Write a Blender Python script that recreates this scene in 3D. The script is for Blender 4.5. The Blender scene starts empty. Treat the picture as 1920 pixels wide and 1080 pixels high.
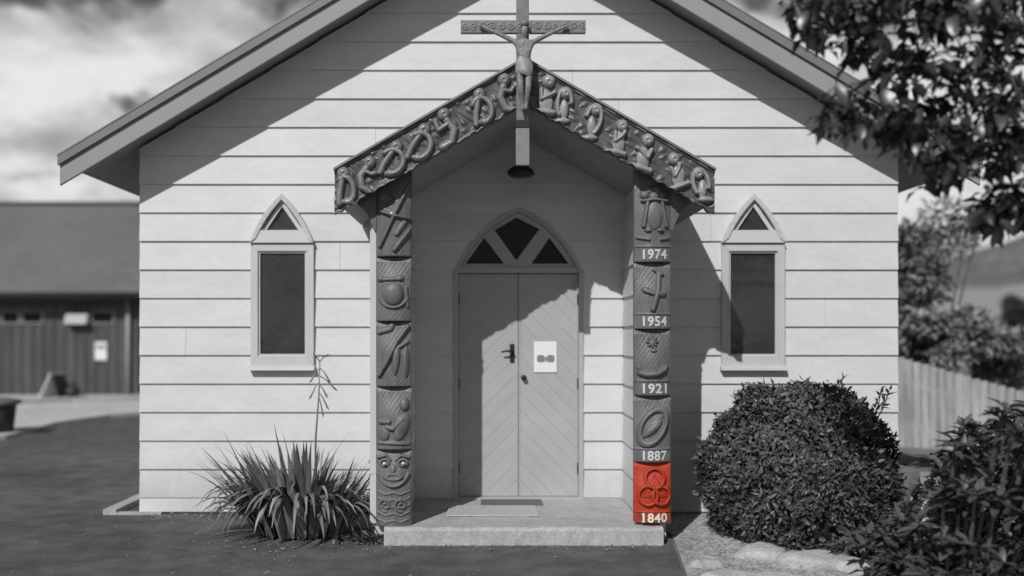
import bpy, math, random
import numpy as np
from mathutils import Vector, Matrix

# ------------------------------------------------------------------ camera, sky, sun, exposure
SC = bpy.context.scene
COL = SC.collection
rnd = random.Random(7)
F, CX, HY, D, EYE = 1734.0, 912.0, 634.0, 8.5, 1.62      # photograph's focal length (px), axis, distance to the front wall, eye height
def sc_at(y): return F / (y + D)
def wx(px, y): return (px - CX) / sc_at(y)
def wz(py, y): return EYE + (HY - py) / sc_at(y)

cam = bpy.data.cameras.new('camera')
co = bpy.data.objects.new('camera', cam); COL.objects.link(co)
co.location = (0, -D, EYE); co.rotation_euler = (math.pi/2, 0, 0)
cam.sensor_width = 36; cam.lens = 36 * F / 1920
cam.shift_x = (960 - CX) / 1920; cam.shift_y = (HY - 540) / 1920
cam.clip_start = 0.1; cam.clip_end = 6000
cam.dof.use_dof = True; cam.dof.focus_distance = D - 1.24; cam.dof.aperture_fstop = 0.46
SC.camera = co

SUN = Vector((0.44, 1.0, -0.905)).normalized()           # direction the light travels
elev = math.asin(-SUN.z)
W = bpy.data.worlds.new('World'); SC.world = W; W.use_nodes = True
SEED_Z = 9.98
def build_world():
    nt = W.node_tree; n = nt.nodes; l = nt.links; n.clear()
    out = n.new('ShaderNodeOutputWorld'); bg = n.new('ShaderNodeBackground')
    sky = n.new('ShaderNodeTexSky'); sky.sky_type = 'NISHITA'; sky.sun_disc = False
    sky.sun_elevation = elev; sky.sun_rotation = math.atan2(-SUN.x, -SUN.y)
    sky.air_density = 1.0; sky.dust_density = 0.6
    bw = n.new('ShaderNodeRGBToBW'); l.new(sky.outputs[0], bw.inputs[0])
    tc = n.new('ShaderNodeTexCoord'); sep = n.new('ShaderNodeSeparateXYZ'); l.new(tc.outputs['Generated'], sep.inputs[0])
    def math_(op, a, b=None):
        m = n.new('ShaderNodeMath'); m.operation = op
        for i, v in enumerate((a, b)):
            if v is None: continue
            if isinstance(v, (int, float)): m.inputs[i].default_value = v
            else: l.new(v, m.inputs[i])
        return m.outputs[0]
    zz = math_('ADD', math_('MAXIMUM', sep.outputs[2], 0.0), 0.24)
    u = math_('DIVIDE', sep.outputs[0], zz); v = math_('DIVIDE', sep.outputs[1], zz)
    cb = n.new('ShaderNodeCombineXYZ'); l.new(u, cb.inputs[0]); l.new(v, cb.inputs[1])
    cb.inputs[2].default_value = SEED_Z
    def noise(scale, det, rough, dist=0.0):
        t = n.new('ShaderNodeTexNoise'); t.inputs['Scale'].default_value = scale; t.inputs['Detail'].default_value = det
        t.inputs['Roughness'].default_value = rough; t.inputs['Distortion'].default_value = dist
        l.new(cb.outputs[0], t.inputs['Vector']); return t.outputs['Fac']
    def ramp(x, a, b):
        r = n.new('ShaderNodeMapRange'); r.interpolation_type = 'SMOOTHSTEP'
        r.inputs[1].default_value = a; r.inputs[2].default_value = b; l.new(x, r.inputs[0]); return r.outputs[0]
    bank = n.new('ShaderNodeMapRange'); bank.inputs[1].default_value = 0.27; bank.inputs[2].default_value = 0.46
    bank.inputs[3].default_value = 0.15; bank.inputs[4].default_value = -0.20; l.new(sep.outputs[2], bank.inputs[0])
    mask = ramp(math_('ADD', noise(1.7, 9, 0.60, 0.35), bank.outputs[0]), 0.49, 0.575)
    shade = ramp(noise(3.0, 6, 0.6, 0.3), 0.32, 0.66)
    cloud = math_('ADD', math_('MULTIPLY', shade, 0.62), 0.44)
    clear = math_('MULTIPLY', bw.outputs[0], 0.05)
    mx = n.new('ShaderNodeMix'); mx.data_type = 'FLOAT'
    l.new(mask, mx.inputs[0]); l.new(clear, mx.inputs[2]); l.new(cloud, mx.inputs[3])
    l.new(mx.outputs[0], bg.inputs[0]); bg.inputs[1].default_value = 1.0
    l.new(bg.outputs[0], out.inputs[0])
build_world()
sun = bpy.data.lights.new('sun', 'SUN'); sun.energy = 5.0; sun.angle = math.radians(0.5); sun.color = (1, 1, 1)
so = bpy.data.objects.new('sun', sun); COL.objects.link(so)
so.rotation_euler = SUN.to_track_quat('-Z', 'Y').to_euler(); so.location = (-6, -12, 12)
SC.view_settings.view_transform = 'Standard'; SC.view_settings.look = 'None'
SC.view_settings.exposure = -0.40; SC.view_settings.gamma = 1

# ------------------------------------------------------------------ materials (a black-and-white world, one red panel)
MATS = {}
def mat(name, v, rough=0.65, var=0.12, scale=6.0, bump=0.0, bscale=40.0, stretch=(1, 1, 1), spec=0.3, spots=0.0, metal=0.0, coat=0.0):
    if name in MATS: return MATS[name]
    m = bpy.data.materials.new(name); m.use_nodes = True
    nt = m.node_tree; n = nt.nodes; l = nt.links
    p = n['Principled BSDF']
    col = v if isinstance(v, tuple) else (v, v, v)
    if 'leaf' not in name: col = tuple(0.86*c for c in col)      # sunlit value of the print, measured under this sun
    p.inputs['Roughness'].default_value = rough; p.inputs['Specular IOR Level'].default_value = spec
    p.inputs['Metallic'].default_value = metal; p.inputs['Coat Weight'].default_value = coat
    g = n.new('ShaderNodeNewGeometry'); mp = n.new('ShaderNodeMapping'); mp.inputs['Scale'].default_value = stretch
    l.new(g.outputs['Position'], mp.inputs[0])
    t = n.new('ShaderNodeTexNoise'); t.inputs['Scale'].default_value = scale; t.inputs['Detail'].default_value = 6; t.inputs['Roughness'].default_value = 0.62
    l.new(mp.outputs[0], t.inputs['Vector'])
    r = n.new('ShaderNodeMapRange'); r.inputs[1].default_value = 0.28; r.inputs[2].default_value = 0.72
    r.inputs[3].default_value = 1 - var; r.inputs[4].default_value = 1 + var; l.new(t.outputs['Fac'], r.inputs[0])
    fac = r.outputs[0]
    oi = n.new('ShaderNodeObjectInfo'); ro = n.new('ShaderNodeMapRange')
    ro.inputs[3].default_value = 1 - var * 0.35; ro.inputs[4].default_value = 1 + var * 0.35; l.new(oi.outputs['Random'], ro.inputs[0])
    mm = n.new('ShaderNodeMath'); mm.operation = 'MULTIPLY'; l.new(fac, mm.inputs[0]); l.new(ro.outputs[0], mm.inputs[1]); fac = mm.outputs[0]
    if spots:
        t2 = n.new('ShaderNodeTexNoise'); t2.inputs['Scale'].default_value = scale * 9; t2.inputs['Detail'].default_value = 4
        l.new(mp.outputs[0], t2.inputs['Vector'])
        r2 = n.new('ShaderNodeMapRange'); r2.inputs[1].default_value = 0.35; r2.inputs[2].default_value = 0.65
        r2.inputs[3].default_value = 1 - spots; r2.inputs[4].default_value = 1 + spots; l.new(t2.outputs['Fac'], r2.inputs[0])
        m2 = n.new('ShaderNodeMath'); m2.operation = 'MULTIPLY'; l.new(fac, m2.inputs[0]); l.new(r2.outputs[0], m2.inputs[1]); fac = m2.outputs[0]
    vm = n.new('ShaderNodeVectorMath'); vm.operation = 'SCALE'; vm.inputs[0].default_value = col
    l.new(fac, vm.inputs['Scale']); l.new(vm.outputs[0], p.inputs['Base Color'])
    if bump:
        t3 = n.new('ShaderNodeTexNoise'); t3.inputs['Scale'].default_value = bscale; t3.inputs['Detail'].default_value = 5
        l.new(mp.outputs[0], t3.inputs['Vector'])
        b = n.new('ShaderNodeBump'); b.inputs['Strength'].default_value = bump; b.inputs['Distance'].default_value = 0.02
        l.new(t3.outputs['Fac'], b.inputs['Height']); l.new(b.outputs[0], p.inputs['Normal'])
    MATS[name] = m; return m

M_white = mat('white_paint', 0.65, 0.5, 0.075, 1.8, 0.06, 60, (1, 1, 2.5), spots=0.03)
def add_splash(m, z1, amount):
    nt = m.node_tree; n = nt.nodes; l = nt.links; p = n['Principled BSDF']; src = p.inputs['Base Color'].links[0].from_socket
    g = n.new('ShaderNodeNewGeometry'); sp = n.new('ShaderNodeSeparateXYZ'); l.new(g.outputs['Position'], sp.inputs[0])
    mp = n.new('ShaderNodeMapping'); mp.inputs['Scale'].default_value = (9, 9, 2.2); l.new(g.outputs['Position'], mp.inputs[0])
    t = n.new('ShaderNodeTexNoise'); t.inputs['Scale'].default_value = 1.0; t.inputs['Detail'].default_value = 7; t.inputs['Roughness'].default_value = 0.7; l.new(mp.outputs[0], t.inputs['Vector'])
    r = n.new('ShaderNodeMapRange'); r.inputs[1].default_value = z1; r.inputs[2].default_value = 0.0; r.inputs[3].default_value = 0.0; r.inputs[4].default_value = 1.0; l.new(sp.outputs[2], r.inputs[0])
    a = n.new('ShaderNodeMath'); a.operation = 'MULTIPLY'; l.new(r.outputs[0], a.inputs[0]); l.new(t.outputs['Fac'], a.inputs[1])
    b = n.new('ShaderNodeMath'); b.operation = 'MULTIPLY'; l.new(a.outputs[0], b.inputs[0]); b.inputs[1].default_value = amount; b.use_clamp = True
    mx = n.new('ShaderNodeMix'); mx.data_type = 'RGBA'; l.new(b.outputs[0], mx.inputs[0]); l.new(src, mx.inputs[6]); mx.inputs[7].default_value = (0.16, 0.16, 0.16, 1)
    l.new(mx.outputs[2], p.inputs['Base Color'])
add_splash(M_white, 0.55, 0.75)
M_plinth = mat('grubby_white', 0.62, 0.7, 0.16, 3.0, 0.1, 30)
M_trim = mat('grey_trim_paint', 0.55, 0.5, 0.08, 3.0, 0.05, 60)
M_rail = mat('pale_rail_paint', 0.60, 0.5, 0.06, 3.0)
M_barge = mat('barge_paint', 0.31, 0.45, 0.08, 2.0)
M_flash = mat('roof_flashing', 0.20, 0.45, 0.1, 2.0)
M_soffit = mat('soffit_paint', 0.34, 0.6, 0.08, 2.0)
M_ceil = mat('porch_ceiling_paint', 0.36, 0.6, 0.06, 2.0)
M_roof = mat('roof_iron', 0.22, 0.5, 0.15, 1.5)
M_door = mat('door_paint', 0.42, 0.45, 0.06, 3.0, 0.06, 50)
M_groove = mat('dark_backing', 0.38, 0.8, 0.05, 3.0)
M_inside = mat('dark_interior', 0.02, 0.9, 0.1, 3.0)
M_carve = mat('carved_timber_paint', 0.14, 0.42, 0.26, 9.0, 0.2, 90, (2.5, 2.5, 0.7), spec=0.4, spots=0.14)
M_figl = mat('sunlit_figure_tone', 0.21, 0.36, 0.25, 16.0, 0.12, 80, spec=0.5, spots=0.1)  # sun glints on the raised figures lightened into the colour, left slope
M_figr = mat('pale_sunlit_figure_tone', 0.29, 0.36, 0.25, 16.0, 0.12, 80, spec=0.5, spots=0.1)  # same painted-in glints for the right slope, a paler tone
M_carve2 = mat('shaded_bargeboard_tone', 0.085, 0.36, 0.2, 16.0, 0.12, 80, spec=0.5, spots=0.08)  # ground between figures, recess shade darkened into the base colour
M_red = mat('red_carved_paint', (0.42, 0.043, 0.018), 0.48, 0.26, 11.0, 0.2, 110, spec=0.3, spots=0.16)
M_redd = mat('worn_red_brown', (0.34, 0.055, 0.024), 0.5, 0.3, 24.0, 0.1, 120)
M_num = mat('white_numerals', 0.62, 0.5, 0.04, 10.0)
M_num_red = mat('cream_numerals', (0.80, 0.77, 0.62), 0.5, 0.04, 10.0)
M_shell = mat('pale_shell_inlay', 0.75, 0.2, 0.1, 20.0, spec=0.6)
M_cross = mat('crucifix_timber', 0.20, 0.5, 0.2, 18.0, 0.15, 60, spots=0.08)
M_fig = mat('figure_timber', 0.18, 0.45, 0.45, 22.0, 0.3, 60, spots=0.25)
M_dark = mat('black_metal', 0.025, 0.4, 0.1, 5.0)
M_conc = mat('concrete', 0.42, 0.9, 0.18, 4.0, 0.25, 60, spots=0.12)
M_path = mat('pale_concrete', 0.54, 0.9, 0.14, 0.8, 0.15, 20, spots=0.1)
M_kerb = mat('kerb_concrete', 0.30, 0.9, 0.2, 2.0, 0.15, 20)
M_asph = mat('asphalt', 0.112, 0.85, 0.38, 0.45, 0.8, 120, spots=0.22)
M_ground = mat('dry_ground', 0.17, 0.95, 0.25, 0.5, 0.4, 30, spots=0.2)
M_soil = mat('garden_soil', 0.36, 0.95, 0.3, 3.0, 0.6, 40, spots=0.3)
M_rock = mat('pale_rock', 0.42, 0.85, 0.28, 5.0, 0.6, 22, spots=0.16)
M_mat = mat('pale_doormat', 0.52, 0.95, 0.1, 20.0, 0.4, 200)
M_mat2 = mat('dark_doormat', 0.16, 0.95, 0.15, 30.0, 0.4, 200)
M_paper = mat('white_paper', 0.80, 0.7, 0.02, 5.0)
M_print = mat('printed_ink', 0.22, 0.7, 0.1, 5.0)
M_hwall = mat('stained_boards', 0.085, 0.8, 0.3, 1.6, 0.3, 12, (3, 1, 0.35), spots=0.1)
M_hroof = mat('hall_roof_iron', 0.17, 0.6, 0.14, 0.35, spots=0.05)
M_hdark = mat('dark_fascia', 0.04, 0.6, 0.1, 2.0)
M_pale = mat('pale_grey_paint', 0.36, 0.5, 0.08, 3.0)
M_paling = mat('weathered_paling', 0.34, 0.85, 0.35, 3.0, 0.35, 14, (4, 4, 0.35), spots=0.12)
M_leaf_t = mat('dark_glossy_leaf', 0.034, 0.34, 0.45, 9.0, spec=0.5)
M_leaf_s = mat('shrub_leaf', 0.075, 0.36, 0.45, 9.0, spec=0.5)
M_leaf_b = mat('clipped_bush_leaf', 0.090, 0.5, 0.6, 5.0, spec=0.4)
M_leaf_g = mat('background_leaf', 0.22, 0.5, 0.5, 2.5, spec=0.4)
M_leaf_f = mat('flax_leaf', 0.15, 0.4, 0.4, 9.0, spec=0.45)
M_leaf_p = mat('pale_flax_leaf', 0.24, 0.45, 0.3, 9.0, spec=0.45)
M_bark = mat('bark', 0.10, 0.9, 0.3, 12.0, 0.6, 30)
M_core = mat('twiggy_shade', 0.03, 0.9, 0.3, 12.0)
M_hillf = mat('dry_pasture', 0.34, 0.95, 0.18, 0.02)
M_hilld = mat('wooded_hill', 0.16, 0.95, 0.3, 0.012, spots=0.35)
M_bin = mat('black_plastic', 0.04, 0.4, 0.1, 4.0)

def glass_mat():
    m = mat('window_glass', 0.036, 0.05, 0.3, 2.0, 0.12, 5, spec=0.5); return m
M_glass = glass_mat()
M_glass_d = mat('fanlight_glass', 0.006, 0.12, 0.1, 3.0, spec=0.15)

# ------------------------------------------------------------------ mesh helpers
WLOC = {}
def tag(o, label=None, cat=None, group=None, kind=None):
    if label: o['label'] = label
    if cat: o['category'] = cat
    if group: o['group'] = group
    if kind: o['kind'] = kind
    return o
def empty(name, loc, label=None, cat=None, group=None):
    o = bpy.data.objects.new(name, None); COL.objects.link(o); o.location = loc; o.empty_display_size = 0.2
    WLOC[o] = Vector(loc); return tag(o, label, cat, group)
def link(name, me, parent=None, origin=None):
    o = bpy.data.objects.new(name, me); COL.objects.link(o)
    pw = WLOC[parent] if parent is not None else Vector((0, 0, 0))
    org = Vector(origin) if origin is not None else pw
    if parent is not None: o.parent = parent
    o.location = org - pw; WLOC[o] = org
    return o
class MB:
    def __init__(s): s.v = []; s.f = []
    def add(s, vs, fs):
        k = len(s.v); s.v += [tuple(p) for p in vs]; s.f += [[i + k for i in f] for f in fs]; return s
    def box(s, x0, x1, y0, y1, z0, z1):
        return s.add([(x0,y0,z0),(x1,y0,z0),(x1,y1,z0),(x0,y1,z0),(x0,y0,z1),(x1,y0,z1),(x1,y1,z1),(x0,y1,z1)],
                     [(0,3,2,1),(4,5,6,7),(0,1,5,4),(1,2,6,5),(2,3,7,6),(3,0,4,7)])
    def prism(s, poly, y0, y1):
        """polygon in x,z extruded from y0 (front) to y1 (back); y0 may be a function of (x, z)"""
        a = sum(poly[i][0]*poly[(i+1)%len(poly)][1] - poly[(i+1)%len(poly)][0]*poly[i][1] for i in range(len(poly)))
        if a < 0: poly = poly[::-1]
        n = len(poly); f0 = y0 if callable(y0) else (lambda x, z: y0)
        vs = [(x, f0(x, z), z) for x, z in poly] + [(x, y1, z) for x, z in poly]
        fs = [list(range(n)), list(range(2*n-1, n-1, -1))] + [(i, i+n, (i+1)%n+n, (i+1)%n) for i in range(n)]
        return s.add(vs, fs)
    def ring(s, outer, inner, y0, y1):
        n = len(outer)
        for i in range(n):
            j = (i+1) % n
            s.prism([outer[i], outer[j], inner[j], inner[i]], y0, y1)
        return s
    def bar(s, a, b, w, h, up=(0, 0, 1)):
        a = Vector(a); b = Vector(b); d = (b-a).normalized(); side = d.cross(Vector(up))
        if side.length < 1e-4: side = d.cross(Vector((0, 1, 0)))
        side.normalize(); u = side.cross(d).normalized()
        vs = []
        for p in (a, b):
            for sx, sz in ((-1,-1),(1,-1),(1,1),(-1,1)): vs.append(p + side*sx*w/2 + u*sz*h/2)
        return s.add(vs, [(0,1,2,3),(7,6,5,4),(0,4,5,1),(1,5,6,2),(2,6,7,3),(3,7,4,0)])
    def tube(s, pts, rad, n=8, cap=True):
        pts = [Vector(p) for p in pts]; rings = []
        k = len(s.v)
        for i, p in enumerate(pts):
            d = (pts[min(i+1, len(pts)-1)] - pts[max(i-1, 0)]).normalized()
            a = d.cross(Vector((0.13, 0.2, 1)));  a = a if a.length > 1e-3 else d.cross(Vector((1, 0, 0))); a.normalize(); b = d.cross(a)
            r = rad[i] if isinstance(rad, (list, tuple)) else rad
            for j in range(n):
                t = 2*math.pi*j/n; s.v.append(tuple(p + a*math.cos(t)*r + b*math.sin(t)*r))
        for i in range(len(pts)-1):
            for j in range(n): s.f.append([k+i*n+j, k+i*n+(j+1)%n, k+(i+1)*n+(j+1)%n, k+(i+1)*n+j])
        if cap: s.f.append([k+j for j in range(n)][::-1]); s.f.append([k+(len(pts)-1)*n+j for j in range(n)])
        return s
    def lathe(s, c, prof, n=20):
        k = len(s.v)
        for r, z in prof:
            for j in range(n):
                t = 2*math.pi*j/n; s.v.append((c[0]+r*math.cos(t), c[1]+r*math.sin(t), c[2]+z))
        for i in range(len(prof)-1):
            for j in range(n): s.f.append([k+i*n+j, k+i*n+(j+1)%n, k+(i+1)*n+(j+1)%n, k+(i+1)*n+j])
        s.f.append([k+j for j in range(n)][::-1]); s.f.append([k+(len(prof)-1)*n+j for j in range(n)])
        return s
    def build(s, name, m, parent=None, origin=None, smooth=False, bevel=0.0):
        pw = Vector(origin) if origin is not None else (WLOC[parent] if parent is not None else Vector((0, 0, 0)))
        me = bpy.data.meshes.new(name)
        me.from_pydata([(x-pw.x, y-pw.y, z-pw.z) for x, y, z in s.v], [], s.f)
        me.materials.append(m)
        if smooth: me.polygons.foreach_set('use_smooth', [True]*len(me.polygons))
        o = link(name, me, parent, pw)
        if bevel:
            b = o.modifiers.new('bevel', 'BEVEL'); b.width = bevel; b.segments = 2; b.limit_method = 'ANGLE'
        return o
def arrays_obj(name, V, Q, m, parent=None, smooth=False):
    """V (n,3) world points, Q (k,4) quads"""
    pw = WLOC[parent] if parent is not None else Vector((0, 0, 0))
    V = np.asarray(V, dtype=np.float32) - np.array(pw, dtype=np.float32)
    me = bpy.data.meshes.new(name); k = len(Q)
    me.vertices.add(len(V)); me.vertices.foreach_set('co', V.ravel())
    me.loops.add(k*4); me.loops.foreach_set('vertex_index', np.asarray(Q, dtype=np.int32).ravel())
    me.polygons.add(k); me.polygons.foreach_set('loop_start', np.arange(0, k*4, 4, dtype=np.int32))
    me.polygons.foreach_set('loop_total', np.full(k, 4, dtype=np.int32))
    if smooth: me.polygons.foreach_set('use_smooth', np.ones(k, dtype=bool))
    me.update(calc_edges=True); me.materials.append(m)
    return link(name, me, parent)

def clip(poly, n, c):
    """keep n.x <= c"""
    out = []
    for i in range(len(poly)):
        p, q = poly[i], poly[(i+1) % len(poly)]
        dp = n[0]*p[0]+n[1]*p[1]-c; dq = n[0]*q[0]+n[1]*q[1]-c
        if dp <= 0: out.append(p)
        if dp*dq < 0:
            t = dp/(dp-dq); out.append((p[0]+t*(q[0]-p[0]), p[1]+t*(q[1]-p[1])))
    return out
def area(p): return abs(sum(p[i][0]*p[(i+1)%len(p)][1]-p[(i+1)%len(p)][0]*p[i][1] for i in range(len(p))))/2 if len(p) > 2 else 0
def subtract(polys, hole):
    """convex polygons minus a convex counter-clockwise hole"""
    out = []
    for poly in polys:
        rest = poly
        for i in range(len(hole)):
            a, b = hole[i], hole[(i+1) % len(hole)]
            n = (b[1]-a[1], -(b[0]-a[0])); c = n[0]*a[0]+n[1]*a[1]     # outward normal of a ccw polygon
            piece = clip(rest, (-n[0], -n[1]), -c)
            if area(piece) > 1e-5: out.append(piece)
            rest = clip(rest, n, c)
            if area(rest) < 1e-6: break
    return out
def touching(p, q):
    def on(v, a, b):
        L = math.hypot(b[0]-a[0], b[1]-a[1])
        if L < 1e-6: return False
        t = ((v[0]-a[0])*(b[0]-a[0])+(v[1]-a[1])*(b[1]-a[1]))/L/L; d = abs((v[0]-a[0])*(b[1]-a[1])-(v[1]-a[1])*(b[0]-a[0]))/L
        return -1e-4 < t < 1.0001 and d < 1e-4
    for A, B in ((p, q), (q, p)):
        for v in A:
            for i in range(len(B)):
                if on(v, B[i], B[(i+1) % len(B)]): return True
    return False
def connected(polys):
    left = list(polys); out = []
    while left:
        grp = [left.pop()]; grew = True
        while grew:
            grew = False
            for q in left[:]:
                if any(touching(q, g_) for g_ in grp): grp.append(q); left.remove(q); grew = True
        out.append(grp)
    return out
def bez(p0, c, p1, n=7):
    return [((1-t)**2*p0[0]+2*t*(1-t)*c[0]+t*t*p1[0], (1-t)**2*p0[1]+2*t*(1-t)*c[1]+t*t*p1[1]) for t in [i/n for i in range(n+1)]]
def arch(cx, a, z0, h, cu, cv, n=7):
    """pointed arch outline, right springing over the apex to the left springing (ccw)"""
    r = bez((cx+a, z0), (cx+cu*a, z0+cv*h), (cx, z0+h), n)
    return r + [(2*cx-x, z) for x, z in r[-2::-1]]

# ------------------------------------------------------------------ ground, drive, hills
g = MB().add([(-3000, -200, 0), (3000, -200, 0), (3000, 4000, 0), (-3000, 4000, 0)], [(0, 1, 2, 3)]).build('ground', M_ground); tag(g, kind='structure')
asp = [(-40, -14), (1.25, -14), (1.28, -2.6), (1.36, -2.1), (1.47, -1.2), (1.50, -0.9), (1.40, -0.6), (1.40, 0.5), (-3.5, 0.5), (-3.5, 11.8), (-5.5, 11.4), (-7.2, 10.8), (-7.6, 10.2), (-7.9, 8.6), (-7.72, 7.2), (-7.6, 6.2), (-8.0, 5.7), (-9.2, 4.9), (-12.5, 3.6), (-40, 2.0)]
a = MB().add([(x, y, 0.006) for x, y in asp], [list(range(len(asp)))]).build('driveway', M_asph); tag(a, kind='structure')
pth = [(-40, 2.2), (-12.5, 3.8), (-9.2, 5.1), (-8.05, 5.9), (-7.7, 6.3), (-7.8, 7.2), (-8.0, 8.7), (-7.7, 10.4), (-7.25, 11.0), (-5.5, 11.6), (-3.0, 12.0), (-3.0, 17.6), (-40, 17.6)]
NPT = len(pth)
p = MB().add([(x, y, 0.06) for x, y in pth] + [(x, y, 0.0) for x, y in pth], [list(range(NPT))] + [(i+NPT, (i+1) % NPT+NPT, (i+1) % NPT, i) for i in range(NPT)]).build('path', M_path); tag(p, kind='structure')
kb = MB()
for (ax, ay), (bx, by) in (((-40, 12.2), (-13.0, 12.4)), ((-13.0, 12.4), (-10.2, 14.3)), ((-10.2, 14.3), (-4.0, 15.6))): kb.bar((ax, ay, 0.09), (bx, by, 0.09), 0.25, 0.09)
tag(kb.build('kerb', M_kerb), kind='structure')
sl = [(1.50, -14), (9, -14), (9, 2.4), (5.2, 2.6), (4.0, 0.0), (1.42, 0.0), (1.42, -0.6), (1.52, -0.9), (1.49, -1.2), (1.38, -2.1), (1.30, -2.6), (1.27, -14)][1:]
gb = MB().add([(x, y, 0.012) for x, y in sl], [list(range(len(sl)))]).build('garden_bed', M_soil); tag(gb, kind='structure')

def hill(name, m, y0, y1, prof, seed, rough):
    xs = np.linspace(-900, 1500, 121) * (y1/900.0); ys = np.linspace(0, 1, 15); V = []; rr = np.random.RandomState(seed)
    ph = rr.rand(6)*6.28
    for t in ys:
        for x in xs:
            px = CX + x*F/(y1+D)
            h = np.interp(px, [q[0] for q in prof], [q[1] for q in prof]) * (y1+D)/F
            k = math.sin(t*math.pi/2)
            wob = sum(math.sin(x/(y1*(0.02+0.022*i))+ph[i]+t*3*i) for i in range(6))*rough*y1/1000
            V.append((x, y0+(y1-y0)*t, max(-2, (h + wob*(0.3+0.7*t))*k - 1)))
    nx = len(xs); Q = [(j*nx+i, j*nx+i+1, (j+1)*nx+i+1, (j+1)*nx+i) for j in range(14) for i in range(nx-1)]
    return tag(arrays_obj(name, V, Q, m, smooth=True), kind='structure')
hill('pasture_hill', M_hillf, 130, 420, [(-2000, 30), (600, 60), (1500, 95), (1760, 88), (1850, 104), (1990, 122), (2600, 70), (4000, 30)], 3, 2.0)
hill('wooded_hill', M_hilld, 600, 1300, [(-2000, 10), (200, 30), (1200, 90), (1600, 110), (1780, 132), (1850, 168), (1920, 205), (2100, 270), (2700, 300), (4000, 150)], 5, 3.0)

# ------------------------------------------------------------------ the church
C0 = 0.295                                    # centre line
XL, XR = -3.17, 3.765
church = empty('church', (C0, 0, 0), 'small white weatherboard church with carved gable porch and pointed windows', 'church')
PITCH, LZ0 = 0.2613, 0.159
RS = 0.60                                     # main roof slope
def soff(x): return 3.37 + RS*(3.4675 - abs(x - C0))
ZAP = soff(C0)
gable = [(XL, 0.0), (XR, 0.0), (XR, soff(XR)), (C0, ZAP), (XL, soff(XL))]
def win_hole(cx): return [(cx-0.25, 1.40), (cx+0.25, 1.40), (cx+0.25, 2.50)] + [(cx+0.16, 2.68), (cx, 2.86), (cx-0.16, 2.68)] + [(cx-0.25, 2.50)]
WCX = (-1.867, 2.44)
DA, DZ0, DZS, DH = 0.565, 0.15, 2.225, 0.565
door_hole = [(C0-DA, 0.0), (C0+DA, 0.0)] + arch(C0, DA, DZS, DH, 0.66, 0.74, 8)
holes = [win_hole(WCX[0]), win_hole(WCX[1]), door_hole]
# backing wall with its openings, side and rear walls, floor
b = MB()
pol = [gable]
for h in holes: pol = subtract(pol, h)
for q in pol: b.prism(q, 0.012, 0.10)
b.box(XL, XL+0.1, 0.101, 9.9, 0, soff(XL)-0.02); b.box(XR-0.1, XR, 0.101, 9.9, 0, soff(XR)-0.02)
b.prism(gable, 9.9, 10.0)
b.build('wall', M_white, church)
MB().box(XL+0.1, XR-0.1, 0.102, 9.9, 0.02, 0.1).build('floor', M_inside, church)
MB().box(XL+0.11, XR-0.11, 0.9, 0.95, 0.1, 3.3).build('inner_partition', M_inside, church)
# weatherboards, plank by plank
joint_rows = {12: [wx(703, 0)], 13: [wx(1160, 0)], 3: [2.9], 6: [3.1], 1: [-2.2], 5: [-2.75], 9: [2.05], 11: [-1.1], 14: [0.8], 8: [-1.35]}
nrow = int((ZAP - LZ0)/PITCH) + 1
for k in range(-1, nrow):
    z0 = LZ0 + k*PITCH if k >= 0 else 0.03
    z1 = LZ0 + (k+1)*PITCH
    m = M_white if k >= 0 else M_plinth
    cuts = [XL-0.012] + [c + rnd.uniform(-0.01, 0.01) for c in joint_rows.get(k, [])] + [XR+0.012]
    for c0, c1 in zip(cuts[:-1], cuts[1:]):
        pol = [(c0+0.0012, z0), (c1-0.0012, z0), (c1-0.0012, z1+0.004), (c0+0.0012, z1+0.004)]
        e = 0.008
        pol = clip(pol, (RS, 1), ZAP-e + RS*C0); pol = clip(pol, (-RS, 1), ZAP-e - RS*C0) if len(pol) > 2 else pol
        if area(pol) < 1e-3: continue
        pl = [pol]
        for h in holes: pl = subtract(pl, h)
        jy = rnd.uniform(-0.0012, 0.0012)
        fy = lambda x, z, z0=z0, jy=jy: -0.027 + 0.019*max(0, min(1, (z - z0)/PITCH)) + jy
        for grp in connected(pl):
            b = MB()
            for q in grp: b.prism(q, fy, 0.010)
            b.build('weatherboard', m, church)
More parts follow.
